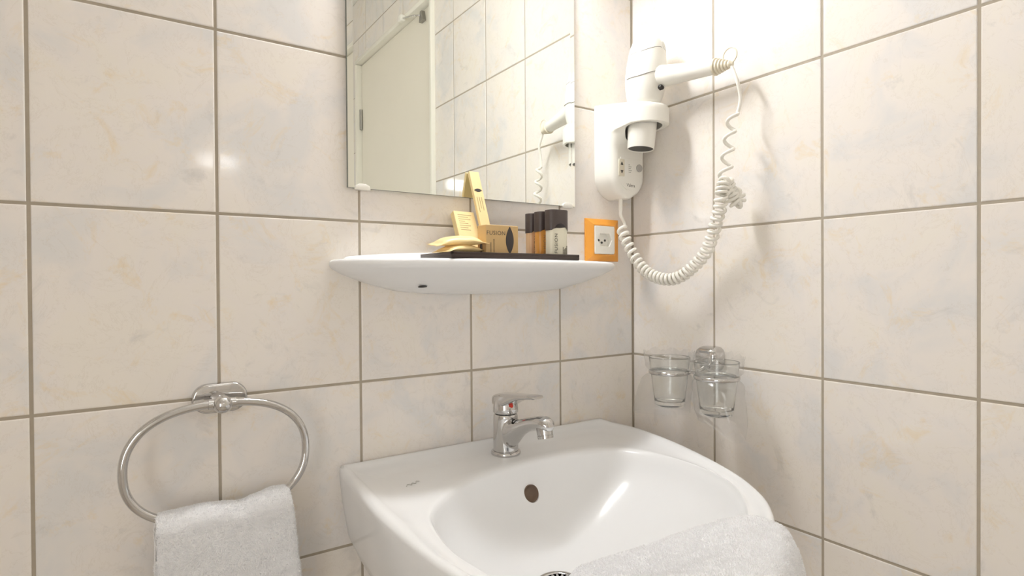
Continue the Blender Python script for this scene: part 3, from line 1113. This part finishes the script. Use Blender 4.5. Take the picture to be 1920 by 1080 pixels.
# ------------------------------------------------------------------ towel ring
RY = -0.047
ring_c = Vector((-0.7985, RY, 0.9010))
tring = empty('towel_ring', (-0.7935, 0.0, 0.9745), 'oval chrome towel ring on the tiles left of the washbasin', 'towel ring')
obj('wall_plate', plate(rrect(0.069, 0.040, 0.0199, 10), 0.0, 0.0085, on_back(-0.7935, 0, 0.9745), 0.004), M['chrome'], tring, sharp=60)
pts = []
for k in range(96):
    a = 2 * PI * k / 96
    ca, sa = math.cos(a), math.sin(a)
    pts.append(ring_c + Vector((0.1065 * math.copysign(abs(ca) ** 0.80, ca), 0, 0.0735 * math.copysign(abs(sa) ** 0.88, sa))))
obj('ring', tube(pts, 0.0052, 14, True), M['chrome'], tring)
obj('post', join(lathe([(0, 0.004), (0.0105, 0.004), (0.0090, 0.014), (0.0078, 0.028), (0.0085, 0.038), (0, 0.038)], on_back(-0.7965, 0, 0.9735), 28),
                 lathe([(0.0115 * math.sin(PI * k / 14), 0.0115 * -math.cos(PI * k / 14)) for k in range(15)], Matrix.Translation((-0.7965, RY - 0.004, 0.9735)), 28),
                 tube([(-0.8125, RY, 0.9743), (-0.7805, RY, 0.9743)], 0.0068, 16)), M['chrome'], tring, sharp=60)
obj('screw', lathe([(0, 0), (0.0026, 0), (0.0026, 0.003), (0, 0.003)], axis_matrix((-0.7975, -0.030, 0.9645), (-0.7975, -0.030, 0.960)), 12), M['dark_plastic'], tring)


# ------------------------------------------------------------------ towels
def terry(name, grid, closed_u, label, cat, pile=0.0019, density=2.4, amp=0.0016, seed=1, loc=None, per_m2=1900000, caps_on=True):
    """grid[i][j] of points (outer surface, i runs round the closed cross-section) -> pile mesh with short loops."""
    G = np.array([[tuple(p) for p in row] for row in grid], float)      # (nu, nv, 3)
    nu, nv = G.shape[:2]
    du = np.roll(G, -1, 0) - np.roll(G, 1, 0)
    if not closed_u:
        du[0] = G[1] - G[0]
        du[-1] = G[-1] - G[-2]
    dv = np.gradient(G, axis=1)
    nrm = np.cross(du, dv)
    nrm /= np.linalg.norm(nrm, axis=2, keepdims=True) + 1e-12
    cen = G.reshape(-1, 3).mean(0)
    if np.sum(nrm * (G - cen)) < 0:
        nrm = -nrm
    rng = np.random.RandomState(seed)
    disp = np.zeros((nu, nv))
    for i in range(nu):
        for j in range(nv):
            p = Vector(G[i, j])
            disp[i, j] = noise.noise(p * 55 + Vector((seed, 0, 0))) * amp * 1.1 + noise.noise(p * 240) * amp * 0.45
    G = G + nrm * disp[..., None]
    verts = [G.reshape(-1, 3)]
    faces4 = []
    iu = nu if closed_u else nu - 1
    for i in range(iu):
        a = i * nv
        b = ((i + 1) % nu) * nv
        for j in range(nv - 1):
            faces4.append((a + j, b + j, b + j + 1, a + j + 1))
    caps = []
    if closed_u and caps_on:
        caps = [tuple(i * nv for i in range(nu)), tuple((nu - 1 - i) * nv + nv - 1 for i in range(nu))]
    # pile: slim leaning blades
    ii = np.array([(f[0], f[1], f[2], f[3]) for f in faces4])
    V = verts[0]
    area = 0.5 * np.linalg.norm(np.cross(V[ii[:, 1]] - V[ii[:, 0]], V[ii[:, 3]] - V[ii[:, 0]]), axis=1) * 2
    Nf = nrm.reshape(-1, 3)
    cnt = rng.poisson(area * per_m2)
    idx = np.repeat(np.arange(len(ii)), cnt)
    a_, b_ = rng.rand(len(idx), 1), rng.rand(len(idx), 1)
    q = ii[idx]
    P = (V[q[:, 0]] * (1 - a_) * (1 - b_) + V[q[:, 1]] * a_ * (1 - b_) + V[q[:, 2]] * a_ * b_ + V[q[:, 3]] * (1 - a_) * b_)
    n_ = Nf[q[:, 0]]
    lean = rng.normal(0, 0.55, (len(idx), 3))
    d = n_ + lean
    d /= np.linalg.norm(d, axis=1, keepdims=True)
    ln = pile * (0.6 + 0.6 * rng.rand(len(idx), 1))
    side = np.cross(d, rng.normal(0, 1, (len(idx), 3)))
    side /= np.linalg.norm(side, axis=1, keepdims=True) + 1e-9
    w = 0.00021
    v0, v1 = P - side * w - n_ * 0.0004, P + side * w - n_ * 0.0004
    v2, v3 = P + d * ln + side * w * 0.8, P + d * ln - side * w * 0.8
    base = len(V)
    k = len(idx)
    verts += [v0, v1, v2, v3]
    allv = np.concatenate(verts)
    blades = np.stack([base + np.arange(k), base + k + np.arange(k), base + 2 * k + np.arange(k), base + 3 * k + np.arange(k)], 1)
    quads = np.concatenate([np.array(faces4), blades])
    me = bpy.data.meshes.new(name)
    loc = Vector(loc)
    allv = allv - np.array(loc)
    nl = quads.size + sum(len(c) for c in caps)
    me.vertices.add(len(allv))
    me.vertices.foreach_set('co', allv.ravel())
    me.loops.add(nl)
    li = list(quads.ravel())
    for c in caps:
        li += list(c)
    me.loops.foreach_set('vertex_index', np.array(li, dtype=np.int32))
    starts = list(range(0, quads.size, 4))
    tot = quads.size
    for c in caps:
        starts.append(tot)
        tot += len(c)
    me.polygons.add(len(starts))
    me.polygons.foreach_set('loop_start', np.array(starts, dtype=np.int32))
    me.update(calc_edges=True)
    me.validate()
    me.polygons.foreach_set('use_smooth', [True] * len(me.polygons))
    me.materials.append(M['towel'])
    o = bpy.data.objects.new(name, me)
    COL.objects.link(o)
    o.location = loc
    tag(o, label, cat)
    return o


def ribbon(profile, half):
    """Closed cross-section round a 2-D path: list of points offset by +-half with round ends."""
    pts = [Vector(p) for p in profile]
    n = len(pts)
    tg = [(pts[min(i + 1, n - 1)] - pts[max(i - 1, 0)]).normalized() for i in range(n)]
    nm = [Vector((-t_.y, t_.x)) for t_ in tg]
    up = [p + q * half for p, q in zip(pts, nm)]
    dn = [p - q * half for p, q in zip(pts, nm)]
    e1 = [pts[-1] + nm[-1] * half * math.cos(a) + tg[-1] * half * math.sin(a) for a in (PI * .2, PI * .4, PI * .6, PI * .8)]
    e0 = [pts[0] - nm[0] * half * math.cos(a) - tg[0] * half * math.sin(a) for a in (PI * .2, PI * .4, PI * .6, PI * .8)]
    return up + e1 + dn[::-1] + e0


# hand towel folded over the bottom of the ring: cross-section in (y, z), swept along x
TBAR = 0.8275
prof = [(RY + 0.0145, 0.60 + 0.004 * k) for k in range(60)]
prof = [p for p in prof if p[1] < TBAR - 0.002]
prof += [(RY + 0.0145 * math.cos(a), TBAR + 0.0135 * math.sin(a)) for a in [PI * k / 16 for k in range(17)]]
prof += [(RY - 0.0145 - 0.004 * smoothstep(0, 1, k / 68), TBAR - 0.004 * k) for k in range(1, 69)]
sec = ribbon(prof, 0.0062)
NX = 64
grid = []
for p in sec:
    row = []
    for j in range(NX + 1):
        f = j / NX
        drop = max(0.0, TBAR + 0.02 - p.y)
        xl = -0.8725 - 0.004 * drop
        xr = -0.7160 + 0.105 * drop
        x = xl + (xr - xl) * f
        round_ = 0.006 * (1 - min(1, min(f, 1 - f) / 0.04)) ** 2
        lift = 0.0050 * smoothstep(0.55, 1.0, f) - 0.0040 * math.exp(-((f - 0.62) / 0.14) ** 2)
        yy = p.x + math.copysign(round_ * 0.7, RY - p.x) * (1 if p.y < TBAR else 0.2) - (0.004 * math.sin(f * 5.0 + p.y * 22) if p.x < RY else 0) * min(1, drop * 8)
        row.append(Vector((x, yy, p.y + lift * min(1, max(0, (p.y - 0.70) / 0.1)) - (round_ * 0.4 if p.y > TBAR else 0))))
    grid.append(row)
terry('hand_towel', grid, True, 'white terry hand towel hanging folded over the oval chrome ring', 'towel', seed=2, loc=(-0.79, RY, 0.6))

# folded towel draped over the front rim of the washbasin
edge = [(-0.462, -0.362, 0.785), (-0.4420, -0.400, 0.8080), (-0.4100, -0.437, 0.830), (-0.3700, -0.470, 0.8510), (-0.335, -0.494, 0.8620), (-0.305, -0.510, 0.8560), (-0.285, -0.516, 0.830), (-0.2700, -0.516, 0.790), (-0.262, -0.514, 0.730)]
cen0 = catmull(edge, 10)
wdir = Vector((-0.86, -0.51, 0)).normalized()
half, WID, NV = 0.0085, 0.190, 64
bvh = BVHTree.FromPolygons([tuple(v.co + SKO) for v in sk.data.vertices], [tuple(p.vertices) for p in sk.data.polygons])


def lay(path, clear):
    """Push a hanging strip's centre line clear of the washbasin, then relax it."""
    q = [p.copy() for p in path]
    for it in range(12):
        for i, p in enumerate(q):
            loc_, n_, _, d_ = bvh.find_nearest(p)
            if (p - loc_).dot(n_) < clear and d_ < 0.06:
                q[i] = loc_ + n_ * clear
        if it < 11:
            q = [q[0]] + [q[i] * 0.5 + (q[i - 1] + q[i + 1]) * 0.25 for i in range(1, len(q) - 1)] + [q[-1]]
    return q


cens = []
for j in range(NV + 1):
    f = j / NV
    cen = []
    for i, p in enumerate(cen0):
        u = i / (len(cen0) - 1)
        cen.append(p + wdir * (WID * f * (0.50 + 0.50 * smoothstep(0.0, 0.5, u))) + Vector((0, 0, 0.002 * math.sin(f * 7 + u * 5))))
    wl_ = smoothstep(0.0, 0.3, f)
    cens.append([a_.lerp(b_, wl_) for a_, b_ in zip(cen, lay(cen, half + 0.004))])
for _ in range(8):          # relax the cloth in both directions, keeping its far edge
    new = [cens[0]]
    for j in range(1, NV + 1):
        up_, dn_ = cens[j - 1], cens[min(j + 1, NV)]
        row = [cens[j][i] * 0.4 + (up_[i] + dn_[i]) * 0.15 + (cens[j][max(i - 1, 0)] + cens[j][min(i + 1, len(cen0) - 1)]) * 0.15 for i in range(len(cen0))]
        new.append(row)
    cens = new
cols = []
for j in range(NV + 1):
    f = j / NV
    pinch = max(0.0, 1 - min(f, 1 - f) / 0.06) ** 2
    hh_ = half * (1 - 0.93 * pinch)
    cen = cens[j]
    tgs = [(cen[min(i + 2, len(cen) - 1)] - cen[max(i - 2, 0)]).normalized() for i in range(len(cen))]
    nms = [wdir.cross(t_).normalized() for t_ in tgs]
    if nms[8].z < 0:
        nms = [-n_ for n_ in nms]
    sec = [c + n * hh_ for c, n in zip(cen, nms)]
    sec += [cen[-1] + nms[-1] * hh_ * math.cos(a) + tgs[-1] * hh_ * math.sin(a) for a in (PI * .25, PI * .5, PI * .75)]
    sec += [c - n * hh_ for c, n in zip(cen, nms)][::-1]
    sec += [cen[0] - nms[0] * hh_ * math.cos(a) - tgs[0] * hh_ * math.sin(a) for a in (PI * .25, PI * .5, PI * .75)]
    cols.append(sec)
grid = [[cols[j][i] for j in range(NV + 1)] for i in range(len(cols[0]))]
terry('folded_towel', grid, True, 'white folded towel draped over the front rim of the washbasin', 'towel', seed=5, loc=(-0.40, -0.48, 0.73), amp=0.0016, per_m2=1800000, caps_on=False)

# ------------------------------------------------------------------ hair dryer holder on the wall
HZ0, HZ1 = 1.2950, 1.4700
RC = Vector((-0.0680, -0.0965))
hd = empty('dryer_holder', (-0.060, 0, HZ0), 'white wall holder with shaver socket in the corner, carrying the hair dryer', 'holder')


def holder():
    xm, hw0 = -0.0600, 0.0470
    rings = []
    lv_ = [HZ0 + 0.047 * (1 - math.cos(a)) for a in [PI / 2 * k / 10 for k in range(11)]]
    lv_ += [1.352, 1.368, 1.384] + [1.384 + 0.044 * k / 10 for k in range(1, 11)] + [1.432, 1.445, 1.458, 1.4655, 1.4690, 1.4700]
    for z in lv_:
        if z < HZ0 + 0.047:
            q = (HZ0 + 0.047 - z) / 0.047
            hw = max(0.010, hw0 * math.sqrt(max(0, 1 - q * q)))
        else:
            hw = hw0
        t_ = smoothstep(1.384, 1.430, z)
        t_ = 1 - math.sqrt(max(0, 1 - min(1, max(0, (z - 1.384) / 0.044)) ** 2))
        ins = 0.0
        if z > 1.4640:
            ins = 0.005 * (1 - math.sqrt(max(0, 1 - ((z - 1.4640) / 0.006) ** 2)))
        D0 = 0.052 - 0.003 * (1 - smoothstep(HZ0, HZ0 + 0.03, z))
        D = D0 + (0.1415 - D0) * t_ - ins
        rcx = min(hw, 0.016 + (0.0455 - 0.016) * min(1, t_ * 2.5)) - ins * 0.3
        rcy = min(D * 0.8, 0.016 + (0.0455 - 0.016) * min(1, t_ * 2.5))
        pts_ = []
        xl, xr = xm - hw + ins, xm + hw - ins - 0.006 * t_
        n_ = 16
        pts_.append((xl, 0.0))
        for k in range(1, 4):
            pts_.append((xl, -(D - rcy) * k / 4))
        for k in range(n_ + 1):
            a = PI + k / n_ * PI / 2
            pts_.append((xl + rcx + rcx * math.cos(a), -(D - rcy) + rcy * math.sin(a)))
        for k in range(n_ + 1):
            a = 1.5 * PI + k / n_ * PI / 2
            pts_.append((xr - rcx + rcx * math.cos(a), -(D - rcy) + rcy * math.sin(a)))
        for k in (3, 2, 1):
            pts_.append((xr, -(D - rcy) * k / 4))
        pts_.append((xr, 0.0))
        tz = smoothstep(1.42, 1.47, z)
        rings.append([Vector((x, y, z + tz * (0.014 + 0.165 * y))) for x, y in pts_])
    bm = loft(rings)
    bmesh.ops.remove_doubles(bm, verts=bm.verts, dist=2e-5)
    bmesh.ops.dissolve_degenerate(bm, edges=bm.edges, dist=1e-6)
    return bm


hb = obj('holder_body', holder(), M['white_plastic'], hd)
org = ORIGIN[hd.name]
boolean_cut(hb, [lathe([(0, 1.36), (0.0348, 1.36), (0.0348, 1.50), (0, 1.50)], Matrix.Translation(Vector((RC.x, RC.y, 0))), 56)])
hb.data.set_sharp_from_angle(angle=math.radians(38))
FY = -0.0522
pan = plate([(-0.026, 0.060), (0.034, 0.060), (0.034, 0.024)] + [(0.034 * math.cos(a), 0.024 - 0.027 * math.sin(a)) for a in [PI / 2 * k / 12 for k in range(1, 12)]] + [(-0.010, -0.003), (-0.021, 0.004), (-0.026, 0.014)], -0.004, 0.0005, on_back(-0.0600, FY, 1.3140), 0.0004)
pnl = obj('control_panel', pan, M['white_plastic'], hd, sharp=40)
SX, SZ = -0.0835, 1.3530
sp_ = obj('shaver_outlet', plate(rrect(0.0150, 0.0335, 0.0012, 3), -0.002, 0.0012, on_back(SX, FY - 0.0004, SZ), 0.0004), M['cream_plastic'], hd, sharp=40)
for dz, s in ((0.008, 1), (-0.008, -1)):
    bm = plate([(-0.0032, -0.0028 * s), (0.0032, -0.0028 * s), (0.0032, -0.0012 * s), (0.0016, 0.0002 * s), (0.0011, 0.0030 * s), (-0.0011, 0.0030 * s), (-0.0016, 0.0002 * s), (-0.0032, -0.0012 * s)][::s], 0.0, 0.0004, on_back(SX, FY - 0.0016, SZ + dz))
    obj('pin_slot', bm, M['dark_plastic'], sp_, smooth=False)
obj('round_button', lathe([(0, 0), (0.0078, 0), (0.0078, 0.0020), (0.0070, 0.0030), (0, 0.0032)], on_back(-0.0345, FY, 1.3565), 32), M['grey_plastic'], hd, sharp=40)
bm = bmesh.new()
for i, ln in enumerate((0.003, 0.0075, 0.006, 0.0085, 0.006)):
    add_box(bm, (-0.0640, FY - 0.0009, 1.3600 - i * 0.0036), (-0.0640 + ln, FY - 0.0001, 1.3609 - i * 0.0036))
obj('small_print', bm, M['line_grey'], hd, smooth=False)
obj('brand_print', text_bm('Valera', 0.0094, on_back(-0.0580, FY - 0.0005, 1.3200), shear=0.0, spacing=0.95), M['ink'], hd, smooth=False)

# ------------------------------------------------------------------ hair dryer
dry = empty('hair_dryer', (RC.x, RC.y, 1.383), 'white hair dryer hanging nozzle down in the wall holder', 'hair dryer')
A0, A1 = Vector((-0.0735, -0.0940, 1.3820)), Vector((-0.0580, -0.1005, 1.5930))
AM = axis_matrix(A0, A1, (1, 0, 0))
Lb = (A1 - A0).length
obj('nozzle', lathe([(0, 0.012), (0.0218, 0.012), (0.0235, 0.0005), (0.0248, 0.0), (0.0252, 0.001), (0.0282, 0.070), (0.0290, 0.095), (0, 0.095)], AM, 48), M['white_plastic'], dry, sharp=50)
obj('nozzle_mouth', lathe([(0, 0.0015), (0.0234, 0.0015), (0.0225, 0.0125), (0, 0.0125)], AM, 40), M['dark_plastic'], dry, sharp=50, label='dark nozzle opening')
obj('dryer_body', lathe([(0, 0.080), (0.0290, 0.080), (0.0315, 0.090), (0.0355, 0.105), (0.0380, 0.122), (0.0388, 0.140), (0.0380, 0.156), (0.0366, 0.168), (0.0355, 0.178), (0.0335, 0.190), (0.0300, 0.201), (0.0240, 0.209), (0.0130, 0.2125), (0, 0.2130)], AM, 56), M['white_plastic'], dry)
# two thin curved seams on the left of the body
for h0, r0 in ((0.132, 0.0389), (0.179, 0.0355)):
    pts = []
    for k in range(22):
        a = math.radians(-200 + 112 * k / 21)
        h = h0 - 0.004 + 0.012 * smoothstep(0.3, 1.0, k / 21)
        r_ = r0 * (1.0 - max(0, (h - 0.140)) * 1.6) if h0 < 0.15 else 0.0355 - max(0, h - 0.178) * 0.17 + max(0, .178 - h) * .1
        p = Vector((r_ * math.cos(a), r_ * math.sin(a), h))
        pts.append(AM @ p)
    obj('seam', tube(pts, 0.0006, 6), M['line_grey'], dry)
# rear grille ribs
bm = bmesh.new()
for k in range(12):
    a = math.radians(-78 + 9.0 * k)
    ps = []
    for h, r_ in ((0.186, 0.0346), (0.193, 0.0329), (0.200, 0.0305), (0.206, 0.0268)):
        ps.append(AM @ Vector((r_ * math.cos(a), r_ * math.sin(a), h)))
    add_tube(bm, ps, 0.0009, 6)
obj('grille', bm, M['white_plastic'], dry)
h0, h1 = Vector((-0.0600, -0.1080, 1.5160)), Vector((-0.0445, -0.2400, 1.5000))
HM = axis_matrix(h0, h1)
Lh = (h1 - h0).length
obj('handle', lathe([(0, 0.0), (0.0225, 0.0), (0.0212, 0.020), (0.0192, 0.040), (0.0166, 0.070), (0.0140, 0.105), (0.0124, Lh - 0.004), (0.0112, Lh), (0, Lh)], HM, 40), M['white_plastic'], dry)
# ribbed strain relief
prof = [(0, Lh - 0.002)]
for k in range(6):
    r_ = 0.0148 - 0.0017 * k
    zz = Lh + 0.0052 * k
    prof += [(r_ * 0.84, zz - 0.0008), (r_, zz + 0.0006), (r_, zz + 0.0032), (r_ * 0.84, zz + 0.0043)]
prof += [(0.0035, Lh + 0.034), (0, Lh + 0.034)]
obj('strain_relief', lathe(prof, HM, 32), M['cream_plastic'], dry, sharp=30, label='cream ribbed cord sleeve')
sw = HM @ Vector((0, 0, 0))
bt = Vector((-0.0560, -0.128, 1.4945))
obj('switch', box((-0.0050, -0.0070, -0.0035), (0.0050, 0.0070, 0.0030), 0.0024, 3, Matrix.Translation((-0.0640, -0.1345, 1.4905)) @ Matrix.Rotation(math.radians(25), 4, 'Y')), M['dark_plastic'], dry, label='dark switch')
e = HM @ Vector((0, 0, Lh + 0.024))
hoop = []
for k in range(28):
    a = 2 * PI * k / 28
    hoop.append(e + Vector((0.001, -0.004 + 0.0135 * math.cos(a), 0.0145 + 0.0135 * math.sin(a))))
obj('hanging_loop', tube(hoop, 0.0013, 8, True), M['cream_plastic'], dry)

# ------------------------------------------------------------------ coiled cord
cord = empty('coiled_cord', (-0.06, -0.03, 1.13), 'white coiled cord looping from the holder to the dryer handle', 'cord')
coil_c = [(-0.0640, -0.0320, 1.2380), (-0.0660, -0.0450, 1.2138), (-0.0640, -0.0580, 1.1898), (-0.0617, -0.0770, 1.1629), (-0.0593, -0.1050, 1.1416), (-0.0543, -0.1400, 1.1321), (-0.0467, -0.1650, 1.1368), (-0.0403, -0.1900, 1.1549),
          (-0.0394, -0.2150, 1.1781), (-0.0465, -0.2350, 1.2049), (-0.0548, -0.2500, 1.2311), (-0.0608, -0.2620, 1.2522), (-0.0660, -0.2680, 1.2736)]
cen = catmull(coil_c, 40)


def helix(path, pitch_fn, r, phase=0.0, per=14):
    """Wind a wire round a smooth path; returns the wire's centre line."""
    ln = [0.0]
    for a, b in zip(path, path[1:]):
        ln.append(ln[-1] + (b - a).length)
    tot = ln[-1]
    out = []
    s, ph, i = 0.0, phase, 0
    t0 = (path[1] - path[0]).normalized()
    ref = Vector((1, 0, 0))
    nrm = (ref - t0 * ref.dot(t0)).normalized()
    while s < tot:
        while i < len(ln) - 2 and ln[i + 1] < s:
            i += 1
        f = (s - ln[i]) / max(1e-9, ln[i + 1] - ln[i])
        p = path[i].lerp(path[i + 1], f)
        tg_ = (path[min(i + 3, len(path) - 1)] - path[max(i - 2, 0)]).normalized()
        nrm = (nrm - tg_ * nrm.dot(tg_)).normalized()
        bi = tg_.cross(nrm)
        rr = r(s / tot) if callable(r) else r
        out.append(p + (nrm * math.cos(ph) + bi * math.sin(ph)) * rr)
        s += pitch_fn(s / tot) / per
        ph += 2 * PI / per
    return out


wire = helix(cen, lambda f: 0.0138 - 0.0058 * math.exp(-((f - 0.45) / 0.20) ** 2) - 0.003 * smoothstep(0.75, 1, f), 0.0090)
lead = catmull([(-0.0640, -0.0300, 1.2990), (-0.0640, -0.0300, 1.2720), (-0.0635, -0.0300, 1.2620), (-0.0540, -0.0300, 1.2480)] + [tuple(wire[0])], 8)
# the knot: the coil doubles back on itself in a tight tangle
kn = catmull([(-0.0660, -0.2680, 1.2736), (-0.0640, -0.2700, 1.2900), (-0.0580, -0.2720, 1.2980), (-0.0500, -0.2730, 1.2880), (-0.0440, -0.2740, 1.2720), (-0.0380, -0.2760, 1.2600), (-0.0300, -0.2780, 1.2640), (-0.0320, -0.2770, 1.2760),
              (-0.0420, -0.2740, 1.2770), (-0.0530, -0.2710, 1.2800), (-0.0600, -0.2700, 1.2960)], 14)
kw = helix(kn, lambda f: 0.0070, 0.0080)
wave_c = catmull([(-0.0600, -0.2700, 1.2960), (-0.0569, -0.2720, 1.3250), (-0.0538, -0.2740, 1.3560), (-0.0500, -0.2760, 1.3870), (-0.0450, -0.2780, 1.4130)], 20)
ww = helix(wave_c, lambda f: 0.030, lambda f: 0.0095 - 0.0025 * f)
tail_end = HM @ Vector((0, 0, Lh + 0.030))
tail = catmull([tuple(ww[-1]), (-0.0370, -0.2840, 1.4250), (-0.0370, -0.2850, 1.4400), (-0.0425, -0.2835, 1.4620), (tail_end.x, tail_end.y - 0.004, tail_end.z - 0.010), tuple(tail_end)], 8)
obj('lead', tube(lead, [0.0042] * 9 + [0.0034] * (len(lead) - 9), 10), M['cord'], cord)
obj('coil', tube(wire + kw + ww, 0.0031, 8), M['cord'], cord)
obj('tail', tube(tail, 0.0030, 8), M['cord'], cord)

# ------------------------------------------------------------------ tumbler holder, glasses and their bags
MY = -0.2020
G1, G2 = Vector((-0.066, -0.1560)), Vector((-0.070, -0.2610))
RZ1, RZ2 = 0.9620, 0.9655
thd = empty('tumbler_holder', (0, MY, 0.985), 'chrome wall holder with two rings for tumblers on the right wall', 'holder')
rings = []
for ins, d in ((0.0, 0.0), (0.0, 0.010), (0.001, 0.017), (0.003, 0.023), (0.0065, 0.027), (0.012, 0.029)):
    rings.append([on_right(0, MY, 0.9860) @ Vector((p[0], p[1], d)) for p in rrect(0.050 - 2 * ins, 0.046 - 2 * ins, 0.014 - ins * 0.7, 8)])
obj('wall_mount', loft(rings), M['chrome'], thd, sharp=60)
for c, z in ((G1, RZ1), (G2, RZ2)):
    pts = [Vector((c.x + 0.0362 * math.cos(2 * PI * k / 64), c.y + 0.0362 * math.sin(2 * PI * k / 64), z)) for k in range(64)]
    bm = bmesh.new()
    n = 12
    vr = []
    for p in pts:
        rad = (p - Vector((c.x, c.y, z))).normalized()
        vr.append([bm.verts.new(p + rad * 0.0019 * math.cos(2 * PI * k / n) + Vector((0, 0, 0.0034 * math.sin(2 * PI * k / n)))) for k in range(n)])
    for i in range(64):
        a, b = vr[i], vr[(i + 1) % 64]
        for k in range(n):
            bm.faces.new((a[k], a[(k + 1) % n], b[(k + 1) % n], b[k]))
    obj('tumbler_ring', bm, M['chrome'], thd)
    tipv = Vector((0 - c.x, MY - c.y, 0)).normalized()
    st = Vector((c.x, c.y, z)) + tipv * 0.0362
    obj('arm', tube(catmull([tuple(st), (-0.030, MY + (c.y - MY) * 0.14, z + 0.004), (-0.018, MY, 0.975)], 8), 0.0035, 12), M['chrome'], thd)


def tumbler(c, ztop, label):
    zb, H = ztop - 0.0905, 0.0905
    prof = [(0, 0.0), (0.0225, 0.0), (0.0245, 0.0), (0.0258, 0.0007), (0.0264, 0.0020), (0.0268, 0.0040), (0.0277, 0.011), (0.0300, 0.030), (0.0338, 0.062), (0.0350, 0.074), (0.03725, H - 0.0022), (0.0374, H - 0.0012), (0.03725, H - 0.0003), (0.0368, H), (0.0363, H - 0.0003), (0.03615, H - 0.0012), (0.0359, H - 0.0022), (0.0335, 0.072), (0.0322, 0.060), (0.0284, 0.030), (0.0266, 0.0165), (0.0258, 0.0125), (0.0248, 0.0107), (0.0230, 0.0098), (0.0200, 0.0094), (0, 0.0092)]
    o = obj('drinking_glass', lathe(prof, Matrix.Translation((c.x, c.y, zb)), 56), M['glass'], loc=(c.x, c.y, zb), sharp=60)
    return tag(o, label, 'glass', 'tumblers in the chrome holder')


ZT1, ZT2 = 0.9895, 0.9925
tumbler(G1, ZT1, 'clear drinking glass in the ring nearer the corner')
tumbler(G2, ZT2, 'clear drinking glass in the ring farther from the corner, under the chrome mount')


def film_bag(c, ztop, zring, flap, label, seed):
    """Thin bag pulled round a glass: crumpled mouth above the rim, loose corner hanging below."""
    n, m = 64, 44
    bm = bmesh.new()
    vr = []
    for i in range(m + 1):
        f = i / m
        z = ztop + 0.013 - f * 0.115
        h = ztop - z
        if h < 0:
            rr = 0.0380 + 0.10 * h * -1 * 0.0 + 0.002
        else:
            rr = max(0.0395 - 0.075 * h, 0.0300)
        row = []
        below = smoothstep(0.55, 1.0, f)
        for k in range(n):
            a = 2 * PI * k / n
            ca, sa = math.cos(a), math.sin(a)
            w_ = noise.noise(Vector((ca * 2.1 + seed, sa * 2.1, f * 3.5))) * 0.5 + noise.noise(Vector((ca * 6 + seed, sa * 6, f * 9))) * 0.28
            fold = abs(math.sin(a * 6 + seed + w_ * 5)) * 0.5
            top = smoothstep(0.20, 0.0, f)
            r_ = rr + 0.0022 + max(-0.0015, w_ * 0.0035 + 0.002) + top * (fold * 0.004 + w_ * 0.006)
            x, y = c.x + r_ * ca, c.y + r_ * sa
            zz = z + top * (w_ * 0.018 - 0.004)
            # pull the lower part out to a loose corner
            dd = ca * flap[0] + sa * flap[1]
            pull = smoothstep(0.25, 1.0, dd) * smoothstep(0.15, 1.0, f)
            x += flap[0] * flap[2] * pull
            y += flap[1] * flap[2] * pull
            zz -= flap[3] * pull * below
            flat = smoothstep(0.80, 1.0, f)
            # flatten the bottom seam into a line along the flap direction
            px_, py_ = x - c.x, y - c.y
            across = -flap[1] * px_ + flap[0] * py_
            x -= -flap[1] * across * flat * 0.25
            y -= flap[0] * across * flat * 0.25
            pinch = math.exp(-((z - zring) / 0.0065) ** 2)
            pr = 0.03405
            x = x * (1 - pinch) + (c.x + pr * ca) * pinch
            y = y * (1 - pinch) + (c.y + pr * sa) * pinch
            if x > -0.0015:
                x = -0.0015
            row.append(bm.verts.new((x, y, zz)))
        vr.append(row)
    for a, b in zip(vr, vr[1:]):
        for k in range(n):
            j = (k + 1) % n
            bm.faces.new((a[k], a[j], b[j], b[k]))
    o = obj('film_bag', bm, M['film'], loc=(c.x, c.y, ztop - 0.1))
    return tag(o, label, 'bag', 'clear film bags on the tumblers')


film_bag(G1, ZT1, RZ1, (-0.55, 0.83, 0.030, 0.004), 'thin clear plastic bag round the glass nearer the corner', 1.0)
film_bag(G2, ZT2, RZ2, (-0.30, -0.95, 0.026, 0.020), 'thin clear plastic bag round the glass farther from the corner', 5.0)
